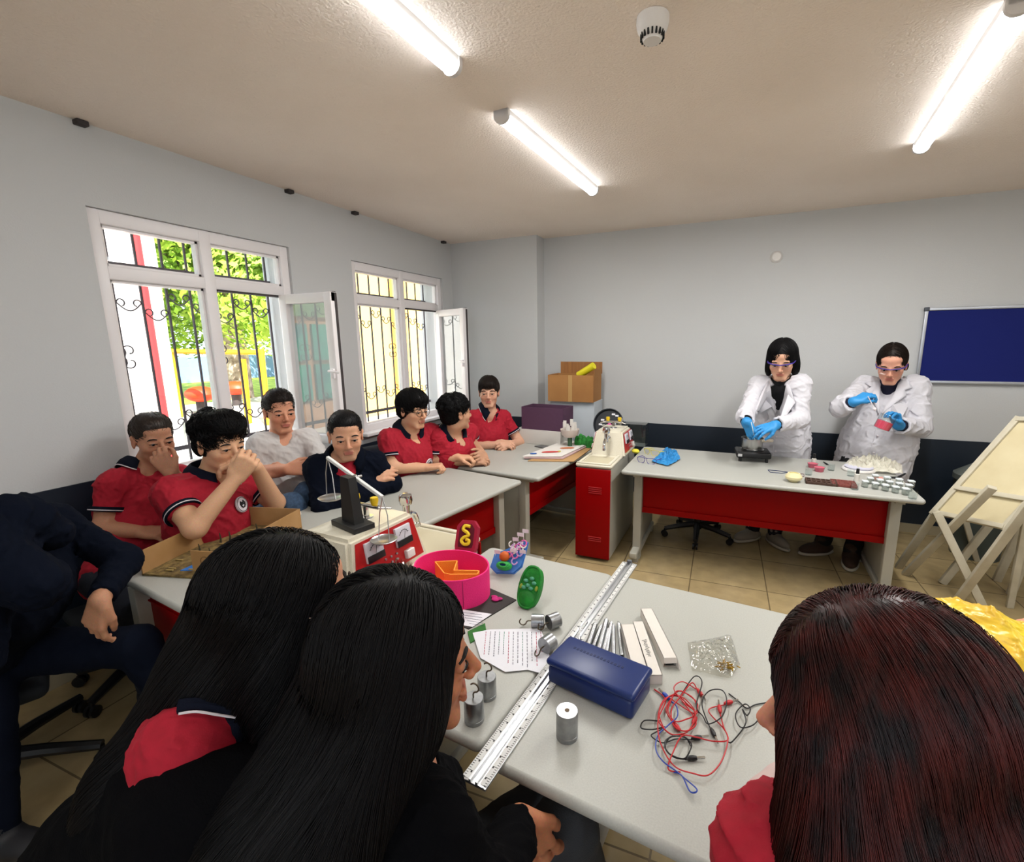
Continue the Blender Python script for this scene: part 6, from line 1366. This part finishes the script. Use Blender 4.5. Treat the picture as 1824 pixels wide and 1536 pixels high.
def downflow(p, drift=(0, 0, 0), part=.6, back=.3, g=1.):
    H, R, s = p['H'], p['R'], p['s']; dr = A3(drift)
    def fl(P, t):
        l = (P-H)@R/s; w = np.clip((l[:, 2:3]-.02)/.08, 0, 1); side = np.sign(l[:, :1])*R[:, 0][None, :]
        return -np.array([0, 0, g])[None, :]+side*part*w-R[:, 1][None, :]*back*w+dr[None, :]*(1-w)
    return fl
# bob of the first teacher
p = PEOPLE['w1']
head_hair(p, [('e', (0, -.018, .040), (.088, .104, .098)), ('e', (0, -.05, -.02), (.078, .065, .075)), ('e', (.072, .012, -.045), (.022, .045, .075)), ('e', (-.076, -.01, -.045), (.026, .05, .075)), ('-', (0, .135, -.035), (.066, .095, .105)), ('-', (0, -.02, -.155), (.2, .2, .065))],
          downflow(p, (0, 0, 0), .9, -.1), 1500, .15, M_hair_blk, 51, .0013, steps=12)
p = PEOPLE['w2']
head_hair(p, [('e', (0, -.020, .040), (.080, .100, .094)), ('e', (0, -.095, .03), (.050, .042, .055)), ('e', (-.055, -.06, -.035), (.030, .035, .045)), ('-', (0, .135, -.045), (.082, .100, .118)), ('-', (0, .0, -.11), (.12, .12, .075))],
          downflow(p, (0, 0, 0), .5, .8), 1300, .14, M_hair_brn, 52, .0012, steps=12)
for k_, w_ in (('w1', .0), ('w2', .0)):
    p = PEOPLE[k_]; N_ = p['N']; m_ = MB(); m_.lathe([(.052*p['s'], -.02), (.054*p['s'], .0), (.053*p['s'], .04 if k_ == 'w1' else .005), (.048*p['s'], .041 if k_ == 'w1' else .006)], n=24, M=frame(Vector(N_), Vector(p['tup']))); o = m_.build('neckband', M_blkt if k_ == 'w1' else M_nvt, p['root']); o.location = p['O']
# beaker of pink liquid and small spoon held by the second teacher
bp = J(1576, 754, 3.36)
beaker(bp[0], bp[1], bp[2]-.045, .052, .105, 'glass beaker of bright pink liquid in the blue gloved hand', mat('pink_liquid', 'f0506c', .25), Matrix.Translation((0, 0, .05)) @ Matrix.Rotation(.35, 4, 'Y') @ Matrix.Translation((0, 0, -.05)), grp=None)
m_ = MB(); m_.tube([Vector(J(1546, 706, 3.33)), Vector(J(1557, 727, 3.33))], .003, 6); m_.sphere(Vector(J(1558, 729, 3.33)), .012, 8); tag(m_.build('dosing_spoon', M_wht), 'tiny white spoon held above the pink beaker', 'spoon')
m_ = MB(); m_.tube([Vector(J(1338, 752, 3.38)), Vector(J(1345, 785, 3.42))], .003, 6); tag(m_.build('stirring_rod', mat('rod_clear', 'c0ccd0', .1)), 'thin stirring rod dipping into the jar on the hotplate', 'rod')
# --- long haired girl with glasses at the near left
M_jk = mat('jacket_black', '050507', .95, spec=.08, bump=.2, bscale=300)
def near_person(*a, **k): return person(*a, **k)
p = PEOPLE['ga'] = person('long-haired girl with glasses and red polo in the near left, seen from behind', J(522, 1074, .93), dirn(.93, .02, .36), 1.09, (-.98, .42, .50),
    dict(R=dict(e=J(420, 1560, .80), w=J(640, 1560, .95), d=dirn(1, 0, .4), pn=dirn(0, -1, 0), side=-1), L=dict(e=(-.80, .60, .68), w=(-.80, .78, .62), d=(0, 1, 0), pn=(0, 0, -1), side=1)),
    None, skin='b88468', shirt='polo', S=(J(320, 1330, .82), J(560, 1290, 1.08)), N=J(432, 1225, .94), chair='swivel chair under the long-haired girl with glasses', chair_back=False, seed=23, vox=.004, knees=((-.85, .85, .53), (-1.05, .85, .53)), feet=((-.85, .95, 0), (-1.05, .95, 0)))
spectacles(p, mat('gold_frame', '3a2c24', .25, .6), .024)
va = [cone(J(456, 1066, .96), J(410, 1185, .93), .106, .100, .09), cone(J(400, 1170, .93), J(260, 1400, .88), .085, .085, .05), cone(J(260, 1400, .88), J(200, 1640, .82), .085, .10, .04), cone(J(500, 1180, .90), J(540, 1420, .86), .060, .075, .04)]
head_hair(p, [('e', (0, -.018, .040), (.086, .104, .094)), ('e', (.048, -.018, -.03), (.040, .055, .11)), ('-', (0, .134, -.04), (.13, .09, .125))],
          downflow(p, tuple(-CX*.75), .5, .35), 3800, .95, M_hair_blk, 53, .0009, vox=.005, steps=44, lift=.006, jit=.06, vol=va, amp=.006, f=40)
m_ = [ell(J(300, 1560, .92), (.30, .22, .20), None, .08), cone(J(200, 1480, .86), J(350, 1470, .78), .08, .10, .06), cone(J(350, 1470, .78), J(560, 1400, .84), .10, .10, .05), cone(J(250, 1380, .86), J(320, 1400, .80), .06, .06, .04)]
V, Q = sdf_mesh(m_, .008, wrinkle(5, .016, 40)); o = np_obj('jacket', V, Q, M_jk, p['root'], smooth_it=1); o.location = p['O']
cA = J(418, 1222, .93); m_ = MB(); m_.lathe([(.070, .03), (.088, .012), (.106, -.012), (.104, -.016), (.07, .0)], n=32, M=frame(Vector(cA), Vector(p['tup']))); o = m_.build('collar_fall', M_nvy, p['root']); o.location = p['O']
m_ = MB(); m_.lathe([(.104, -.016), (.1085, -.0125), (.1090, -.0165), (.105, -.019)], n=32, M=frame(Vector(cA), Vector(p['tup'])), closed=True); o = m_.build('collar_trim', M_wht, p['root']); o.location = p['O']
def on_cloth(u, v, off):
    d = unit(CR.T @ np.array([(u-PCX)/FPX, -(v-PCY)/FPX, 1.])); q = np.array([0, 0, EYE])+d*.55
    for _ in range(90):
        e_ = float(ev(p['sp'], q[None, :])[0]); q = q+d*max(e_*.7, .0008)
        if e_ < .003: return Vector(q-d*off)
    return Vector(q)
for nm, dv, r_, mt_, off in (('collar_trim', 0, .0022, M_wht, .007), ('collar_fall', -13, .0125, M_nvy, .002)):
    m_ = MB(); m_.tube(wire_spline([on_cloth(u, v+dv, off) for u, v in ((318, 1272), (350, 1268), (390, 1274), (430, 1279), (468, 1276), (492, 1268))], 5), r_, 8); o = m_.build(nm, mt_, p['root']); o.location = p['O']
# --- long haired girl in black jacket, nearest in the middle
p = PEOPLE['gb'] = person('long black-haired girl in black jacket at the near table, face in profile to the right', J(724, 1178, .80), dirn(.965, -.03, .26), 1.10, (-.60, .40, .50),
    dict(R=dict(e=J(870, 1600, .78), w=J(925, 1462, .96), d=dirn(.35, -1, .15), pn=dirn(-.1, -.3, 1), side=-1, curl=(.2, .25, .2), thumb=(.8, .5, .2)), L=dict(e=(-.64, .55, .70), w=(-.64, .68, .62), d=(0, 1, 0), pn=(0, 0, -1), side=1)),
    None, skin='9c6548', shirt=M_jk, S=(J(775, 1500, .74), J(770, 1420, 1.0)), N=J(700, 1345, .84), chair='swivel chair under the girl in the black jacket', chair_back=False, seed=24, vox=.0036, knees=(J(1010, 1470, 1.13), J(1010, 1400, 1.35)), feet=((-.25, 1.0, 0), (-.45, 1.05, 0)), trousers=mat('jeans_grey', '35383c', .85, bump=.2, bscale=300), browc='0a0706')
vb = [cone(J(676, 1128, .83), J(620, 1320, .82), .100, .110, .08), cone(J(620, 1310, .82), J(530, 1520, .76), .112, .135, .05), cone(J(530, 1520, .76), J(470, 1700, .72), .135, .15, .05), cone(J(730, 1230, .76), J(600, 1500, .70), .055, .07, .04)]
head_hair(p, [('e', (0, -.016, .040), (.086, .102, .094)), ('e', (.056, -.002, -.035), (.034, .054, .10)), ('-', (0, .140, -.045), (.13, .088, .135))],
          downflow(p, tuple(-CX*.35), .5, .3), 4200, .85, M_hair_blk, 54, .0008, vox=.004, steps=44, lift=.005, jit=.05, vol=vb, amp=.005, f=40)
# --- auburn haired woman at the near right
p = PEOPLE['gc'] = person('woman with long auburn hair and red top at the near right, seen from behind', J(1552, 1268, .58), dirn(-.93, -.10, .30), 1.12, (.42, .42, .62),
    dict(R=dict(e=(.24, .62, .78), w=(.20, .78, .63), d=(0, 1, 0), pn=(0, 0, -1), side=-1), L=dict(e=J(1370, 1720, .58), w=(.10, .78, .62), d=(0, 1, 0), pn=(0, 0, -1), side=1)),
    None, skin='c0826a', shirt=M_polo, S=(J(1500, 1430, .80), J(1372, 1535, .58)), N=J(1500, 1445, .68), chair='swivel chair under the auburn haired woman', chair_back=False, seed=25, vox=.004, knees=((.15, .85, .53), (.35, .85, .53)), feet=((.1, .9, 0), (.3, .9, 0)), browc='1a0c0a', trousers=M_trs)
vc = [cone(J(1600, 1300, .58), J(1690, 1500, .56), .106, .135, .10), cone(J(1690, 1500, .56), J(1740, 1700, .54), .135, .15, .05), cone(J(1500, 1330, .55), J(1530, 1560, .52), .060, .085, .05), cone(J(1430, 1220, .60), J(1450, 1400, .60), .030, .040, .03)]
head_hair(p, [('e', (0, -.012, .040), (.090, .100, .094)), ('e', (-.060, .030, -.03), (.032, .060, .09)), ('-', (.02, .166, -.03), (.13, .086, .12))],
          downflow(p, tuple(CX*.20), .7, .45), 5200, .75, M_hair_red, 55, .0006, vox=.004, steps=44, lift=.005, jit=.05, vol=vc, amp=.005, f=40)
m_ = MB(); a, b = J(1380, 1455, .66), J(1400, 1405, .68); V, Q = sdf_mesh([cone(a, b, .042, .030, .02), cone(a, J(1450, 1460, .70), .045, .05, .03)], .004, wrinkle(3, .008, 30)); o = np_obj('inner_collar', V, Q, mat('pale_pink_cotton', 'd8c0bc', .85), p['root'], smooth_it=1); o.location = p['O']
# --- hunched student at the left edge
p = PEOPLE['lp'] = person('student in dark navy hoodie hunched forward at the left edge, one hand hanging', J(-130, 960, 1.50), dirn(.9, -.35, .15), 1.10, (-2.50, .50, .56),
    dict(R=dict(e=J(-40, 1180, 1.42), w=J(-28, 1080, 1.46), d=dirn(.6, .75, .2), pn=dirn(-.5, .5, .5), side=-1, curl=(.6, .7, .5)), L=dict(e=J(222, 1000, 1.82), w=J(178, 1068, 1.64), d=dirn(-.28, -1, -.15), pn=dirn(.1, -.15, 1), side=-1, curl=(.35, .4, .3), thumb=(.8, .35, .3), spread=.12, extra=.2)),
    dict(th=.010, top=.014), skin='a8785c', shirt='hoodie', S=(J(-5, 975, 1.46), J(95, 930, 1.74)), N=J(-40, 930, 1.56), vneck=False, chair=None, seed=26, knees=(J(-20, 1225, 1.62), J(245, 1150, 1.74)), feet=((-2.19, .47, 0), (-1.80, .93, 0)), trousers=M_hood, hand_s=1.12, chest=J(35, 1060, 1.62))
# --- person holding a yellow bag, mostly outside the frame
p = PEOPLE['yr'] = person('person at the right edge whose hands hold a crumpled yellow bag', J(2080, 1080, 1.25), dirn(-1, -.2, .2), 1.08, (1.52, .95, .60),
    dict(R=dict(e=J(1960, 1290, 1.15), w=J(1868, 1200, 1.13), d=dirn(-1, .25, .1), pn=dirn(-.2, -.4, .9), side=-1, curl=(.25, .3, .2)), L=dict(e=J(1985, 1240, 1.4), w=J(1885, 1128, 1.33), d=dirn(-1, .30, .1), pn=dirn(-.2, -.5, -.7), side=1, curl=(.5, .6, .4))),
    dict(th=.012, top=.016), skin='bc8468', shirt='hoodie', S=(J(2010, 1180, 1.12), J(2040, 1150, 1.45)), N=J(2060, 1150, 1.27), chair='swivel chair outside the right edge', seed=27, knees=((1.2, .9, .53), (1.25, 1.1, .53)), feet=((1.15, .8, 0), (1.2, 1.0, 0)))
office_chair(-2.60, .57, 1.2, 'swivel chair under the hunched student, two arms of its base showing', seat_z=.44, back=False, base=.37, rb=math.radians(40)-1.2)
r_ = np.random.RandomState(4)
p = PEOPLE['lp']; V, Q = sdf_mesh([cone(J(-60, 935, 1.56), J(30, 925, 1.52), .085, .075, .05), cone(J(30, 925, 1.52), J(95, 950, 1.60), .075, .06, .05), cone(J(-20, 990, 1.42), J(70, 1040, 1.44), .09, .08, .06)], .006, lambda P_: wrinkle(12, .028, 34)(P_)+wrinkle(13, .010, 90)(P_)); o = np_obj('hood', V, Q, M_hood, p['root'], smooth_it=1); o.location = p['O']
yb = [ell(J(1745, 1150, 1.16), (.150, .12, .09), None, .06), ell(J(1690, 1125, 1.20), (.10, .08, .060), None, .06), ell(J(1790, 1215, 1.08), (.11, .09, .09), None, .06), ell(J(1720, 1210, 1.08), (.12, .09, .08), None, .06)]
V, Q = sdf_mesh(yb, .004, lambda P: wrinkle(3, .040, 30)(P)+wrinkle(8, .014, 90)(P)); V[:, 2] = np.maximum(V[:, 2], ZT+.002)
o = np_obj('yellow_bag', V, Q, mat('yellow_plastic', 'dcae34', .35, noise=6, col2='e8d428', bump=.15, bscale=40), None, origin=(float(V[:, 0].mean()), float(V[:, 1].mean()), float(V[:, 2].min()))); o.location = (float(V[:, 0].mean()), float(V[:, 1].mean()), float(V[:, 2].min()))
tag(o, 'large crumpled yellow plastic bag held at the right edge of the near table', 'bag')
